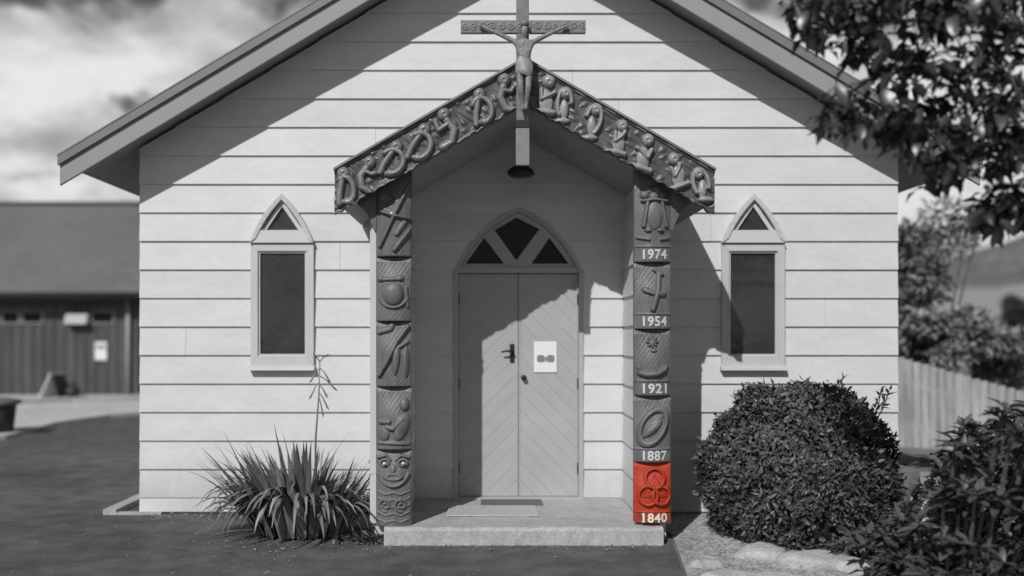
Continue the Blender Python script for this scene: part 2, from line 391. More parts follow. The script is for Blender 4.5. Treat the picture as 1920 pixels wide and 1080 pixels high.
# main roof: slabs, soffit lining, bargeboards with metal capping, gutters
HWR = 4.03; OV = -0.40
def roof_side(sg):
    xe = C0 + sg*(HWR-0.10)
    ze = ZAP + 0.03 - RS*(HWR-0.10)
    def prof(dz0, dz1, xo=0.0):
        return [(C0, ZAP+0.03+dz0), (xe, ze+dz0), (xe, ze+dz1), (C0, ZAP+0.03+dz1)]
    MB().prism(prof(0.035, 0.11), OV+0.03, 10.4).build('roof', M_roof, church)
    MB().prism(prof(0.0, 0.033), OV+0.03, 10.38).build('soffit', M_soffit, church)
    t = C0 + sg*HWR; zt = ZAP + 0.03 + 0.11 - RS*HWR
    MB().prism([(C0, ZAP+0.12), (t, zt-0.02), (t, zt-0.215), (C0 + 0*sg, ZAP-0.075)], OV-0.005, OV+0.028).build('bargeboard', M_barge, church, bevel=0.004)
    MB().prism([(C0, ZAP+0.175), (t+sg*0.01, zt+0.035), (t+sg*0.01, zt-0.045), (C0, ZAP+0.095)], OV-0.032, OV-0.007).build('barge_flashing', M_flash, church, bevel=0.004)
    MB().prism([(C0, ZAP+0.19), (t+sg*0.012, zt+0.05), (t+sg*0.012, zt+0.036), (C0, ZAP+0.176)], OV-0.036, OV+0.2).build('barge_cap', M_roof, church)
    gx = xe + sg*0.05; pr = [(0.055*math.cos(a_), 0.055*math.sin(a_)) for a_ in [math.pi + i*math.pi/8 for i in range(9)]]
    gm = MB(); outer = pr; inner = [(0.86*x, 0.86*z) for x, z in pr]
    for i in range(8): gm.prism([(gx+outer[i][0], ze+0.06+outer[i][1]), (gx+outer[i+1][0], ze+0.06+outer[i+1][1]), (gx+inner[i+1][0], ze+0.06+inner[i+1][1]), (gx+inner[i][0], ze+0.06+inner[i][1])], OV+0.05, 10.4)
    gm.build('gutter', M_flash, church)
roof_side(-1); roof_side(1)
MB().bar((C0, OV-0.03, ZAP+0.2), (C0, 10.4, ZAP+0.2), 0.24, 0.03).build('ridge_cap', M_roof, church)

# pointed windows
def window(cx, lab):
    w = MB()
    # casing of the tall light
    ro = [(cx-0.289, 1.36), (cx+0.289, 1.36), (cx+0.289, 2.483), (cx-0.289, 2.483)]
    ri = [(cx-0.222, 1.458), (cx+0.222, 1.458), (cx+0.222, 2.415), (cx-0.222, 2.415)]
    w.ring(ro, ri, -0.052, 0.05)
    fr = w.build('window', M_trim, church, bevel=0.003); tag(fr, lab)
    MB().ring([(x*1.0, z) for x, z in ri], [(cx-0.205, 1.475), (cx+0.205, 1.475), (cx+0.205, 2.398), (cx-0.205, 2.398)], -0.034, 0.03).build('sash', M_trim, fr)
    MB().box(cx-0.21, cx+0.21, -0.012, -0.004, 1.468, 2.405).build('pane', M_glass, fr)
    s = MB(); s.add([(cx-0.30, -0.095, 1.325), (cx+0.30, -0.095, 1.325), (cx+0.30, -0.02, 1.325), (cx-0.30, -0.02, 1.325),
                     (cx-0.30, -0.088, 1.352), (cx+0.30, -0.088, 1.352), (cx+0.30, -0.02, 1.375), (cx-0.30, -0.02, 1.375)],
                    [(0,3,2,1),(4,5,6,7),(0,1,5,4),(1,2,6,5),(2,3,7,6),(3,0,4,7)])
    s.build('sill', M_trim, fr, bevel=0.003)
    # pointed head, a little proud of the light below
    out = arch(cx, 0.292, 2.487, 0.45, 0.66, 0.62, 6)
    inn = arch(cx, 0.235, 2.530, 0.352, 0.60, 0.58, 6)
    h = MB()
    for i in range(len(out)-1): h.prism([out[i], out[i+1], inn[i+1], inn[i]], -0.085, 0.05)
    h.build('head_frame', M_trim, fr, bevel=0.003)
    MB().prism([(cx-0.285, 2.489), (cx+0.285, 2.489), (cx+0.215, 2.605), (cx-0.215, 2.605)], -0.074, 0.04).build('head_rail', M_rail, fr, bevel=0.003)
    MB().prism([(cx-0.20, 2.60), (cx+0.20, 2.60), (cx, 2.90)], -0.014, -0.006).build('head_pane', M_glass, fr)
    tr = [(cx-0.19, 2.606), (cx+0.19, 2.606), (cx, 2.885)]; ti = [(cx-0.145, 2.612), (cx+0.145, 2.612), (cx, 2.825)]
    q = MB(); q.prism([tr[1], tr[2], ti[2], ti[1]], -0.045, -0.02); q.prism([tr[2], tr[0], ti[0], ti[2]], -0.045, -0.02)
    q.build('head_sash', M_rail, fr)
window(WCX[0], 'pointed window above the flax clump'); window(WCX[1], 'pointed window above the clipped bush')

# door, its frame and the fanlight
fo = [(C0-DA-0.02, DZ0), ] ; 
dfr = MB()
A_out = arch(C0, DA+0.03, DZS, DH+0.03, 0.66, 0.74, 8); A_in = arch(C0, DA-0.012, DZS, DH-0.014, 0.66, 0.74, 8)
for i in range(len(A_out)-1): dfr.prism([A_out[i], A_out[i+1], A_in[i+1], A_in[i]], -0.032, 0.095)
dfr.box(C0-DA-0.03, C0-DA+0.012, -0.032, 0.095, DZ0, DZS); dfr.box(C0+DA-0.012, C0+DA+0.03, -0.032, 0.095, DZ0, DZS)
door_frame = dfr.build('door_frame', M_door, church, bevel=0.003)
FY = 0.03
def fp(px, py): return (wx(px, FY), wz(py, FY))
panes = [[fp(873, 495), fp(945, 495), fp(908, 446)], [fp(996, 495), fp(1066, 495), fp(1030, 446)], [fp(968, 489), fp(1011, 430), fp(968, 408), fp(927, 432)]]
solid = [arch(C0, DA-0.013, DZS-0.006, DH-0.010, 0.66, 0.74, 8)]
for q in panes: solid = subtract(solid, q if sum(q[i][0]*q[(i+1) % len(q)][1]-q[(i+1) % len(q)][0]*q[i][1] for i in range(len(q))) > 0 else q[::-1])
fan = MB()
for q in solid: fan.prism(q, 0.004, 0.075)
fan.box(C0-DA+0.014, C0+DA-0.014, -0.016, 0.0035, DZS-0.006, DZS+0.04)
fl = fan.build('fanlight', M_door, church)
for q in panes:
    cx_ = sum(v[0] for v in q)/len(q); cz_ = sum(v[1] for v in q)/len(q)
    MB().prism([(cx_+(x-cx_)*1.03, cz_+(z-cz_)*1.03) for x, z in q], 0.0755, 0.082).build('fanlight_pane', M_glass_d, fl)
for sg, nm in ((-1, 'left'), (1, 'right')):
    x0, x1 = (C0-DA+0.014, C0-0.003) if sg < 0 else (C0+0.003, C0+DA-0.014)
    z0, z1 = DZ0+0.012, DZS-0.012
    dl = MB().box(x0, x1, 0.058, 0.09, z0, z1).build('door', M_groove, church)
    pw = 0.115; cs, sn = math.cos(math.radians(45)), math.sin(math.radians(45))
    n = (sn*(-sg)*-1, cs) ; n = (sg*sn, cs)
    pr = [n[0]*x+n[1]*z for x in (x0, x1) for z in (z0, z1)]
    k = min(pr)
    while k < max(pr):
        q = [(x0, z0), (x1, z0), (x1, z1), (x0, z1)]
        q = clip(q, n, k+pw-0.0008); q = clip(q, (-n[0], -n[1]), -(k+0.0008)) if len(q) > 2 else q
        if area(q) > 2e-4: MB().prism(q, 0.050+rnd.uniform(0, 0.0012), 0.0575).build('plank', M_door, dl)
        k += pw
    for xa, xb in ((x0, x0+0.012), (x1-0.012, x1)):
        MB().box(xa, xb, 0.046, 0.0492, z0, z1).build('edge_strip', M_door, dl)
    for zh in (0.42, 1.2, 1.98):
        xh = x0 if sg < 0 else x1
        MB().tube([(xh, 0.038, zh-0.05), (xh, 0.038, zh+0.05)], 0.009, 8).build('hinge', M_dark, dl)
    if sg < 0:
        hx, hz = wx(960, 0.05), wz(662, 0.05)
        MB().box(hx-0.02, hx+0.02, 0.036, 0.0455, hz-0.085, hz+0.085).build('handle_plate', M_dark, dl, bevel=0.003)
        hm = MB(); hm.tube([(hx, 0.036, hz+0.02), (hx, -0.01, hz+0.02)], 0.011, 8); hm.tube([(hx, -0.008, hz+0.02), (hx-0.06, -0.012, hz+0.018), (hx-0.10, -0.008, hz+0.010)], [0.011, 0.009, 0.007], 8)
        hm.build('handle', M_dark, dl, smooth=True)
    else:
        hx, hz = wx(982, 0.05), wz(708, 0.05)
        MB().lathe((0, 0, 0), [(0.026, 0), (0.026, 0.008), (0.018, 0.012), (0.014, 0.02), (0.022, 0.03), (0.02, 0.045), (0.008, 0.05)], 14)
        lk = MB().lathe((0, 0, 0), [(0.026, 0), (0.026, 0.008), (0.018, 0.012), (0.014, 0.02), (0.022, 0.03), (0.02, 0.045), (0.008, 0.05)], 14)
        lk.v = [(hx+x, 0.0455-z, hz+y) for x, y, z in lk.v]; lk.build('lock', M_dark, dl, smooth=True)
MB().box(C0-DA-0.03, C0+DA+0.03, -0.06, 0.10, DZ0-0.03, DZ0+0.008).build('threshold', M_door, church, bevel=0.004)

# the porch: side walls, boards, roof
PY = -1.15
XI0, XI1, XO0, XO1 = C0-0.945, C0+0.945, C0-1.215, C0+1.166
PAP, PS = 3.49, 0.58
def pund(x): return PAP - PS*abs(x-C0)
for xi, xo in ((XI0, XO0), (XI1, XO1)):
    lo, hi = min(xi, xo), max(xi, xo)
    MB().prism([(lo+0.03, 0.02), (hi-0.03, 0.02), (hi-0.03, pund(hi-0.03)-0.012), (lo+0.03, pund(lo+0.03)-0.012)], PY+0.02, -0.032).build('porch_wall', M_white, church)
    for k in range(0, 11):
        z0 = LZ0 + k*PITCH; z1 = min(z0+PITCH+0.004, pund(xo)-0.02)
        if z1 - z0 < 0.03: continue
        for x, sg in ((xi, 1 if xi < C0 else -1), (xo, -1 if xi < C0 else 1)):
            xb = x - sg*0.028
            b_ = MB().add([(xb, PY+0.022, z0), (x-sg*0.002, PY+0.022, z0), (x-sg*0.018, PY+0.022, z1), (xb, PY+0.022, z1),
                           (xb, -0.034, z0), (x-sg*0.002, -0.034, z0), (x-sg*0.018, -0.034, z1), (xb, -0.034, z1)],
                          [(0,1,2,3),(7,6,5,4),(0,4,5,1),(1,5,6,2),(2,6,7,3),(3,7,4,0)])
            b_.build('porch_weatherboard', M_white, church)
    MB().prism([(lo-0.004, 0.15), (hi+0.004, 0.15), (hi+0.004, pund(hi)-0.03), (lo-0.004, pund(lo)-0.03)], PY-0.012, PY+0.018).build('porch_corner_board', M_trim, church, bevel=0.003)
for sg in (-1, 1):
    xe = C0 + sg*1.44
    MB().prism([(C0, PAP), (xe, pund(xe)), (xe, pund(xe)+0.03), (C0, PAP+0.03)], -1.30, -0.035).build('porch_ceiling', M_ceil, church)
    MB().prism([(C0, PAP+0.034), (xe, pund(xe)+0.034), (xe, pund(xe)+0.16), (C0, PAP+0.16)], -1.30, -0.035).build('porch_roof', M_roof, church)

# ------------------------------------------------------------------ carved timber: relief panels from distance fields in photo-measured units
PSY = -1.205; PSC = sc_at(PSY)               # plane of the posts
def relief(name, m, parent, P0, fx, fz, nu, nv, H, yfront, yback, label=None, m2=None, lift=0.012):
    """grid of nu x nv; fx(s,t), fz(s,t) map the unit square to x,z; H heights; closed with sides and a back edge"""
    s, t = np.meshgrid(np.linspace(0, 1, nu), np.linspace(0, 1, nv), indexing='xy')
    X = fx(s, t); Z = fz(s, t); Hh = H(X, Z, s, t)
    Vf = np.stack([X, yfront - Hh, Z], -1).reshape(-1, 3)
    idx = np.arange(nu*nv).reshape(nv, nu)
    Q = [np.stack([idx[:-1, :-1], idx[:-1, 1:], idx[1:, 1:], idx[1:, :-1]], -1).reshape(-1, 4)]
    border = np.concatenate([idx[0, :-1], idx[:-1, -1], idx[-1, :0:-1], idx[:0:-1, 0]])
    Vt = Vf[border].copy(); Vb = Vf[border].copy(); Vb[:, 1] = yback
    n0 = len(Vf); nb = len(border); a_ = np.arange(nb); bn = (a_+1) % nb
    Q.append(np.stack([n0+bn, n0+a_, n0+nb+a_, n0+nb+bn], -1))
    o = arrays_obj(name, np.concatenate([Vf, Vt, Vb]), np.concatenate(Q), m, parent, smooth=False)
    k = (nu-1)*(nv-1); sm = np.zeros(len(o.data.polygons), dtype=bool); sm[:k] = True
    o.data.polygons.foreach_set('use_smooth', sm)
    if m2 is not None:                      # sun on raised figures put into colour: higher faces get the paler material
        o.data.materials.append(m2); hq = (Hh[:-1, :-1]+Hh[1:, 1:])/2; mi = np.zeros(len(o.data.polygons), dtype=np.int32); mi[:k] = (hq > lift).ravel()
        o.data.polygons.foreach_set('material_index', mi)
    if label: o['label'] = label
    return o
def sd_seg(u, v, a, b):
    pa = (u-a[0], v-a[1]); ba = (b[0]-a[0], b[1]-a[1]); h = np.clip((pa[0]*ba[0]+pa[1]*ba[1])/(ba[0]**2+ba[1]**2), 0, 1)
    return np.hypot(pa[0]-ba[0]*h, pa[1]-ba[1]*h)
def rise(d, r, h, p=0.5):
    """rounded bump of radius r and height h about a curve at distance d"""
    return h*np.clip(1-(d/r)**2, 0, 1)**p
def stroke(u, v, pts, r, h):
    out = 0
    for a_, b_ in zip(pts[:-1], pts[1:]): out = np.maximum(out, rise(sd_seg(u, v, a_, b_), r, h))
    return out
def oval(u, v, c, ru, rv, h, ang=0.0, p=0.5):
    ca, sa = math.cos(ang), math.sin(ang); du, dv = u-c[0], v-c[1]
    e = ((du*ca+dv*sa)/ru)**2 + ((-du*sa+dv*ca)/rv)**2
    return h*np.clip(1-e, 0, 1)**p
def oring(u, v, c, ru, rv, r, h, ang=0.0):
    ca, sa = math.cos(ang), math.sin(ang); du, dv = u-c[0], v-c[1]; x = du*ca+dv*sa; y = -du*sa+dv*ca
    q = np.hypot(x/ru, y/rv); d = np.abs(q-1)*np.minimum(ru, rv)
    return rise(d, r, h)
def arcpts(c, R, a0, a1, n=14, ry=None):
    ry = ry or R
    return [(c[0]+R*math.cos(math.radians(a0+(a1-a0)*i/n)), c[1]+ry*math.sin(math.radians(a0+(a1-a0)*i/n))) for i in range(n+1)]
def spiral(c, R, turns, a0=0, n=30):
    return [(c[0]+R*(1-0.85*i/n)*math.cos(math.radians(a0)+turns*6.283*i/n), c[1]+R*(1-0.85*i/n)*math.sin(math.radians(a0)+turns*6.283*i/n)) for i in range(n+1)]
BUL = 0.048
def post_panel(post, px0, px1, py0, py1, motif, chisel=1.0, *, m=M_carve, name='carved_panel', label=None, res=0.0032, floor=0.0, bottom_r=0.0):
    x0, x1, z1, z0 = wx(px0, PSY), wx(px1, PSY), wz(py0, PSY), wz(py1, PSY)
    nu = int((x1-x0)/res)+1; nv = int((z1-z0)/res)+1
    def H(X, Z, s, t):
        u = CX + X*PSC; v = HY - (Z-EYE)*PSC
        q = np.clip((1-t)/0.55, 0, 1); q = q*q*(3-2*q)
        base = BUL*(1-(2*s-1)**2)*q - 0.012*np.clip(1-(1-t)*(py1-py0)/9.0, 0, 1)
        base = base + 0.0006*np.sin((u*0.8+v*0.6)*0.95+2.0*np.sin(v*0.045))*np.clip(1-np.abs(motif(u, v))/0.004, 0, 1)*chisel
        edge = np.minimum(np.minimum(s, 1-s)*(px1-px0), np.minimum(t, 1-t)*(py1-py0)) / 2.0
        return base - 0.004*(1-np.clip(edge, 0, 1)) + 1.5*motif(u, v)
    return relief(name, m, post, None, lambda s, t: x0+(x1-x0)*s, lambda s, t: z0+(z1-z0)*t, nu, nv, H, PSY, PY-0.013, label)
def numerals(txt, parent, cx_, cz, h, y, m, bold=0.010, width=None, name='date_numerals', label=None):
    cu = bpy.data.curves.new('numerals', 'FONT'); cu.body = txt; cu.align_x = 'CENTER'; cu.size = 1.0
    cu.extrude = 0.02; cu.offset = bold; cu.resolution_u = 3; cu.space_character = 1.08
    tmp = bpy.data.objects.new('tmp_text', cu); COL.objects.link(tmp)
    me = bpy.data.meshes.new_from_object(tmp.evaluated_get(bpy.context.evaluated_depsgraph_get()))
    bpy.data.objects.remove(tmp); bpy.data.curves.remove(cu)
    V = np.array([v.co[:] for v in me.vertices]); w = V[:, 0].max()-V[:, 0].min(); hh = V[:, 1].max()-V[:, 1].min()
    sx = (width/w) if width else h/hh
    px_ = (V[:, 0]-(V[:, 0].max()+V[:, 0].min())/2)*sx; pz = (V[:, 1]-(V[:, 1].max()+V[:, 1].min())/2)*h/hh
    return me, px_, pz, V[:, 2]
def put_numerals(txt, parent, pxc, pyc, hpx, wpx, m, px0, px1, label, off=0.004):
    xc, zc = wx(pxc, PSY), wz(pyc, PSY); xm = (wx(px0, PSY)+wx(px1, PSY))/2; hw = (wx(px1, PSY)-wx(px0, PSY))/2
    me, X, Z, dep = numerals(txt, parent, xc, zc, hpx/PSC, 0, m, 0.022, wpx/PSC)
    pw = WLOC[parent]
    for i, vtx in enumerate(me.vertices):
        xx = xc+X[i]; yy = PSY - BUL*(1-((xx-xm)/hw)**2) - off - (0.004 if dep[i] > 0 else -0.006)
        vtx.co = (xx-pw.x, yy-pw.y, zc+Z[i]-pw.z)
    me.materials.clear(); me.materials.append(m)
    o = link('date_numerals', me, parent); tag(o, label)
    # slab foot and flag that the painted figure one has
    return o

def make_post(px0, px1, pyb, lab):
    x0, x1 = wx(px0, PSY), wx(px1, PSY)
    top = 2.96
    MBp = MB().box(x0+0.006, x1-0.006, PY-0.0115-0.016, PY-0.0125, wz(pyb, PSY)+0.01, top-0.06)
    post = MBp.build('carved_post', M_carve, church, origin=((x0+x1)/2, PSY, wz(pyb, PSY)))
    tag(post, lab); return post
# left post -----------------------------------------------------------
L0, L1 = 705, 772
lp = make_post(L0, L1, 985, 'carved post without dates, left of the door')
def mL1(u, v):
    o = stroke(u, v, [(769, 345), (713, 462)], 4.2, 0.020); o = np.maximum(o, stroke(u, v, [(775, 425), (741, 470)], 4.2, 0.020))
    o = np.maximum(o, stroke(u, v, [(700, 392), (735, 405), (776, 412)], 3.6, 0.022)); o = np.maximum(o, stroke(u, v, [(745, 440), (760, 418)], 5, 0.013))
    return o - oval(u, v, (728, 378), 13, 17, 0.020, -0.6, 0.6)
def mL2(u, v):
    o = oval(u, v, (738, 551), 20, 22, 0.024); o = np.maximum(o, oval(u, v, (714, 523), 8, 6, 0.018)); o = np.maximum(o, oval(u, v, (751, 522), 8, 6, 0.018))
    o = np.maximum(o, stroke(u, v, [(714, 524), (751, 523)], 4, 0.014)); o = np.maximum(o, stroke(u, v, arcpts((738, 548), 29, 20, 160), 3, 0.014))
    return np.maximum(o, stroke(u, v, [(763, 540), (765, 575)], 3.0, 0.012))
def mL3(u, v):
    o = stroke(u, v, [(765, 612), (745, 640), (728, 675), (711, 703)], 5.0, 0.024); o = np.maximum(o, stroke(u, v, [(712, 622), (732, 616), (735, 608)], 6, 0.016))
    o = np.maximum(o, oval(u, v, (744, 672), 7, 32, 0.018, 0.08)); o = np.maximum(o, oval(u, v, (762, 678), 6, 30, 0.018))
    return np.maximum(o, stroke(u, v, [(750, 650), (765, 640)], 4, 0.014))
def mL4(u, v):
    o = oval(u, v, (759, 757), 9, 13, 0.024); o = np.maximum(o, oval(u, v, (754, 800), 13, 27, 0.020, 0.35)); o = np.maximum(o, stroke(u, v, [(757, 785), (738, 803), (726, 800)], 5, 0.020))
    o = np.maximum(o, oval(u, v, (720, 812), 12, 15, 0.018)); o = np.maximum(o, stroke(u, v, [(715, 790), (730, 790)], 5, 0.016)); return np.maximum(o, stroke(u, v, [(712, 829), (766, 831)], 4, 0.010))
def mL5(u, v):
    o = oval(u, v, (738, 880), 30, 34, 0.010, 0, 0.8)
    for sx in (-1, 1):
        o = np.maximum(o, oring(u, v, (738.5+sx*17, 867), 8, 6, 2.6, 0.020)); o = np.maximum(o, stroke(u, v, [(738+sx*29, 857), (738+sx*14, 853), (738+sx*5, 862)], 2.6, 0.017))
        o = np.maximum(o, stroke(u, v, spiral((738.5+sx*15, 945), 13, 1.6, 90)[::1], 2.2, 0.012))
    o = np.maximum(o, oval(u, v, (738, 878), 7, 10, 0.022)); o = np.maximum(o, oring(u, v, (738, 893), 14, 5, 2.6, 0.018))
    o = np.maximum(o, stroke(u, v, arcpts((738, 872), 31, 25, 155, 16, 38), 3.2, 0.018))
    for k in range(5): o = np.maximum(o, stroke(u, v, [(709, 920+k*13), (724, 926+k*13), (738, 922+k*13), (752, 926+k*13), (768, 920+k*13)], 2.0, 0.006))
    return o
for a_, b_, f_ in ((315, 481, mL1), (481.8, 602, mL2), (602.8, 724, mL3), (724.8, 842, mL4), (842.8, 985, mL5)): post_panel(lp, L0, L1, a_, b_, f_)
for px_, py_, r_ in ((735, 403, 4.0), (722, 867, 3.0), (757, 867, 3.0)):
    c = (wx(px_, PSY), PSY-BUL*0.9-0.014, wz(py_, PSY)); r = r_/PSC
    s = MB().lathe((0, 0, 0), [(r, 0), (r*0.92, r*0.35), (r*0.6, r*0.62), (r*0.2, r*0.72)], 12); s.v = [(c[0]+x, c[1]-z, c[2]+y) for x, y, z in s.v]
    s.build('shell_inlay', M_shell, lp, smooth=True)
# right post ----------------------------------------------------------
R0, R1 = 1188.5, 1257.5
rp = make_post(R0, R1, 979, 'carved post with white dates, right of the door')
def mR1(u, v):
    o = 0
    for c in ((1207, 366), (1218, 357), (1231, 356), (1242, 366), (1225, 368)): o = np.maximum(o, oval(u, v, c, 9, 8, 0.018))
    o = np.maximum(o, stroke(u, v, [(1213, 378), (1205, 425)], 4, 0.020)); o = np.maximum(o, stroke(u, v, [(1240, 378), (1248, 425)], 4, 0.020))
    o = np.maximum(o, oval(u, v, (1226, 405), 14, 27, 0.012, 0, 0.3)); o = np.maximum(o, stroke(u, v, [(1203, 378), (1225, 375), (1250, 378)], 3.4, 0.022))
    o = np.maximum(o, oval(u, v, (1213, 433), 7, 4, 0.018)); o = np.maximum(o, oval(u, v, (1237, 433), 7, 4, 0.018))
    o = np.maximum(o, stroke(u, v, [(1194, 446), (1215, 450)], 3.4, 0.014)); o = np.maximum(o, stroke(u, v, [(1238, 450), (1256, 446)], 3.4, 0.014))
    return np.maximum(o, stroke(u, v, [(1190, 463), (1258, 463)], 2, 0.006))
def mR2(u, v):
    o = stroke(u, v, [(1234, 512), (1232, 545), (1222, 580)], 5.5, 0.022); o = np.maximum(o, stroke(u, v, [(1226, 506), (1240, 514)], 4.0, 0.020))
    o = np.maximum(o, stroke(u, v, [(1207, 545), (1228, 552), (1244, 550)], 4.5, 0.020)); o = np.maximum(o, oval(u, v, (1208, 543), 7, 5, 0.020)); o = np.maximum(o, oval(u, v, (1240, 553), 8, 5, 0.016))
    return np.maximum(o, stroke(u, v, [(1190, 589), (1258, 589)], 2, 0.006))
def mR3(u, v):
    o = 0
    for k in range(4): a_ = k*math.pi/4; o = np.maximum(o, stroke(u, v, [(1222-9*math.cos(a_), 641-9*math.sin(a_)), (1222+9*math.cos(a_), 641+9*math.sin(a_))], 2.4, 0.016))
    o = np.maximum(o, oval(u, v, (1224, 657), 6, 4, 0.012)); o = np.maximum(o, stroke(u, v, [(1199, 699), (1210, 702), (1232, 700), (1244, 693)], 6.0, 0.026))
    o = np.maximum(o, stroke(u, v, [(1199, 697), (1196, 689)], 3, 0.02)); o = np.maximum(o, stroke(u, v, [(1243, 695), (1249, 686)], 3, 0.02))
    return np.maximum(o, stroke(u, v, [(1190, 714), (1258, 714)], 2, 0.006))
def mR4(u, v):
    o = oring(u, v, (1223, 799), 21, 36, 4.5, 0.022, 0.55); o = np.maximum(o, oval(u, v, (1222, 802), 8, 26, 0.020, 0.85)); o = np.maximum(o, oval(u, v, (1229, 789), 6, 20, 0.012, 0.85))
    return np.maximum(o, stroke(u, v, [(1190, 841), (1258, 841)], 2, 0.006))
def mR5(u, v):
    return np.maximum(rise(np.abs(v-958.5), 1.3, 0.006), -0.004*(v > 960))
for a_, b_, f_ in ((315, 491.5, mR1), (492.3, 616.5, mR2), (617.3, 741, mR3), (741.8, 865.2, mR4)): post_panel(rp, R0, R1, a_, b_, f_)
redp = post_panel(rp, R0, R1, 866.0, 978.5, mR5, 0.0, m=M_red, name='carved_panel', label='bright red panel with three interlaced rings above the date 1840', res=0.0026)
xm_, hw_ = (wx(R0, PSY)+wx(R1, PSY))/2, (wx(R1, PSY)-wx(R0, PSY))/2
def red_base(x, z):
    t = (z-wz(978.5, PSY))/(wz(866.0, PSY)-wz(978.5, PSY)); q = max(0, min(1, (1-t)/0.55)); q = q*q*(3-2*q)
    return PSY - BUL*max(0, 1-((x-xm_)/hw_)**2)*q
def zp(zx, zy): return (1175+zx/7.71, 850+zy/7.71)        # readings off the enlarged panel
RC = [zp(395, 350), zp(294, 594), zp(488, 594)]; RRX = [134/7.71, 132/7.71, 126/7.71]
def ring_mesh(ci, over):
    cx_, cy_ = RC[ci]; R = RRX[ci]+0.3; tr = 3.3/PSC; n, m_ = 56, 10; mb = MB()
    for i in range(n):
        a_ = 2*math.pi*i/n; lift = 0.0
        for ang, s in over: lift += s*0.007*math.exp(-(((a_-math.radians(ang)+math.pi) % (2*math.pi))-math.pi)**2/0.09)
        for j in range(m_):
            b_ = 2*math.pi*j/m_; rr = R/PSC + tr*math.cos(b_)
            x = wx(cx_, PSY) + rr*math.cos(a_); z = wz(cy_, PSY) + rr*math.sin(a_)
            mb.v.append((x, red_base(x, z) - 0.014 - lift - tr*1.3*math.sin(b_), z))
    for i in range(n):
        for j in range(m_): mb.f.append([i*m_+j, i*m_+(j+1) % m_, ((i+1) % n)*m_+(j+1) % m_, ((i+1) % n)*m_+j])
    return mb.build('ring', M_red, rp, smooth=True)
ring_mesh(0, [(-125, 1), (-55, -1), (-100, -1), (-80, 1)]); ring_mesh(1, [(105, -1), (60, 1), (25, 1), (-50, -1)]); ring_mesh(2, [(105, 1), (75, -1), (155, -1), (-125, 1)])
for a_, b_ in ((((388, 295), (222, 612))), ((222, 612), (560, 612)), ((388, 295), (560, 612)), ((390, 380), (285, 585)), ((285, 590), (505, 585))):
    (pa, va), (pb, vb_) = zp(*a_), zp(*b_); mb = MB(); A_, B_ = [], []
    pts = []
    for i in range(7):
        t = i/6; x = wx(pa+(pb-pa)*t, PSY); z = wz(va+(vb_-va)*t, PSY); pts.append((x, red_base(x, z)-0.001, z))
    mb.tube(pts, 0.0075, 6); mb.build('triangle_bar', M_red, rp, smooth=False)
xa, xb, za, zb = wx(R0, PSY), wx(R1, PSY), wz(978, PSY), wz(960, PSY)
pl = MB(); N = 16
for i in range(N+1):
    x = xa+0.002+(xb-xa-0.004)*i/N; pl.v += [(x, red_base(x, za)-0.0005, za+0.001), (x, red_base(x, zb)-0.0005, zb)]
for i in range(N): pl.f.append([2*i, 2*i+2, 2*i+3, 2*i+1])
pl.v += [(x, y+0.012, z) for x, y, z in pl.v]; K = 2*(N+1)
for i in range(N): pl.f += [[K+2*i+1, K+2*i+3, K+2*i+2, K+2*i], [2*i, K+2*i, K+2*i+2, 2*i+2], [2*i+1, 2*i+3, K+2*i+3, K+2*i+1]]
pl.build('date_strip', M_redd, rp)
put_numerals('1840', rp, 1226.5, 969, 17.5, 46, M_num_red, R0, R1, 'cream painted date 1840 on the red panel', 0.002)
ft = MB()
for i in range(2):
    z = wz(976.6, PSY) if i == 0 else wz(963, PSY)
    x0_, x1_ = (wx(1202.0, PSY), wx(1209.0, PSY)) if i == 0 else (wx(1202.0, PSY), wx(1205.5, PSY))
    ft.box(x0_, x1_, red_base(x0_, z)-0.0062, red_base(x0_, z)+0.004, z-0.0042, z+0.0042)
ft.build('numeral_serif', M_num_red, rp)
for txt, pyc in (('1974', 477.5), ('1954', 602.5), ('1921', 728), ('1887', 853)):
    put_numerals(txt, rp, 1226.5, pyc, 18.5, 45, M_num, R0, R1, 'white painted date %s' % txt, 0.001)
# curved brackets spreading from the post heads to the bargeboards
for sg, post in ((-1, lp), (1, rp)):
    xi = wx(L0, PSY)+0.003 if sg < 0 else wx(R1, PSY)-0.003
    xo = wx(655, PSY) if sg < 0 else 2*C0-wx(655, PSY)
    zt, zb_ = 2.80, wz(432, PSY)
    cv = bez((xo, wz(378, PSY)), (xi+sg*0.07, wz(386, PSY)), (xi+sg*0.02, zb_), 8)
    poly = [(xi, zb_)] + [(xi, 2.90)] + [(xo, 2.72)] + cv
    b_ = MB()
    for i in range(len(cv)-1): b_.prism([(xi, cv[i][1]+0.0) if False else (xi, 2.88 - (2.88-zb_)*i/(len(cv)-1)), cv[i], cv[i+1], (xi, 2.88 - (2.88-zb_)*(i+1)/(len(cv)-1))], PSY-0.006, PY-0.014)
    b_.build('bracket', M_carve, post)

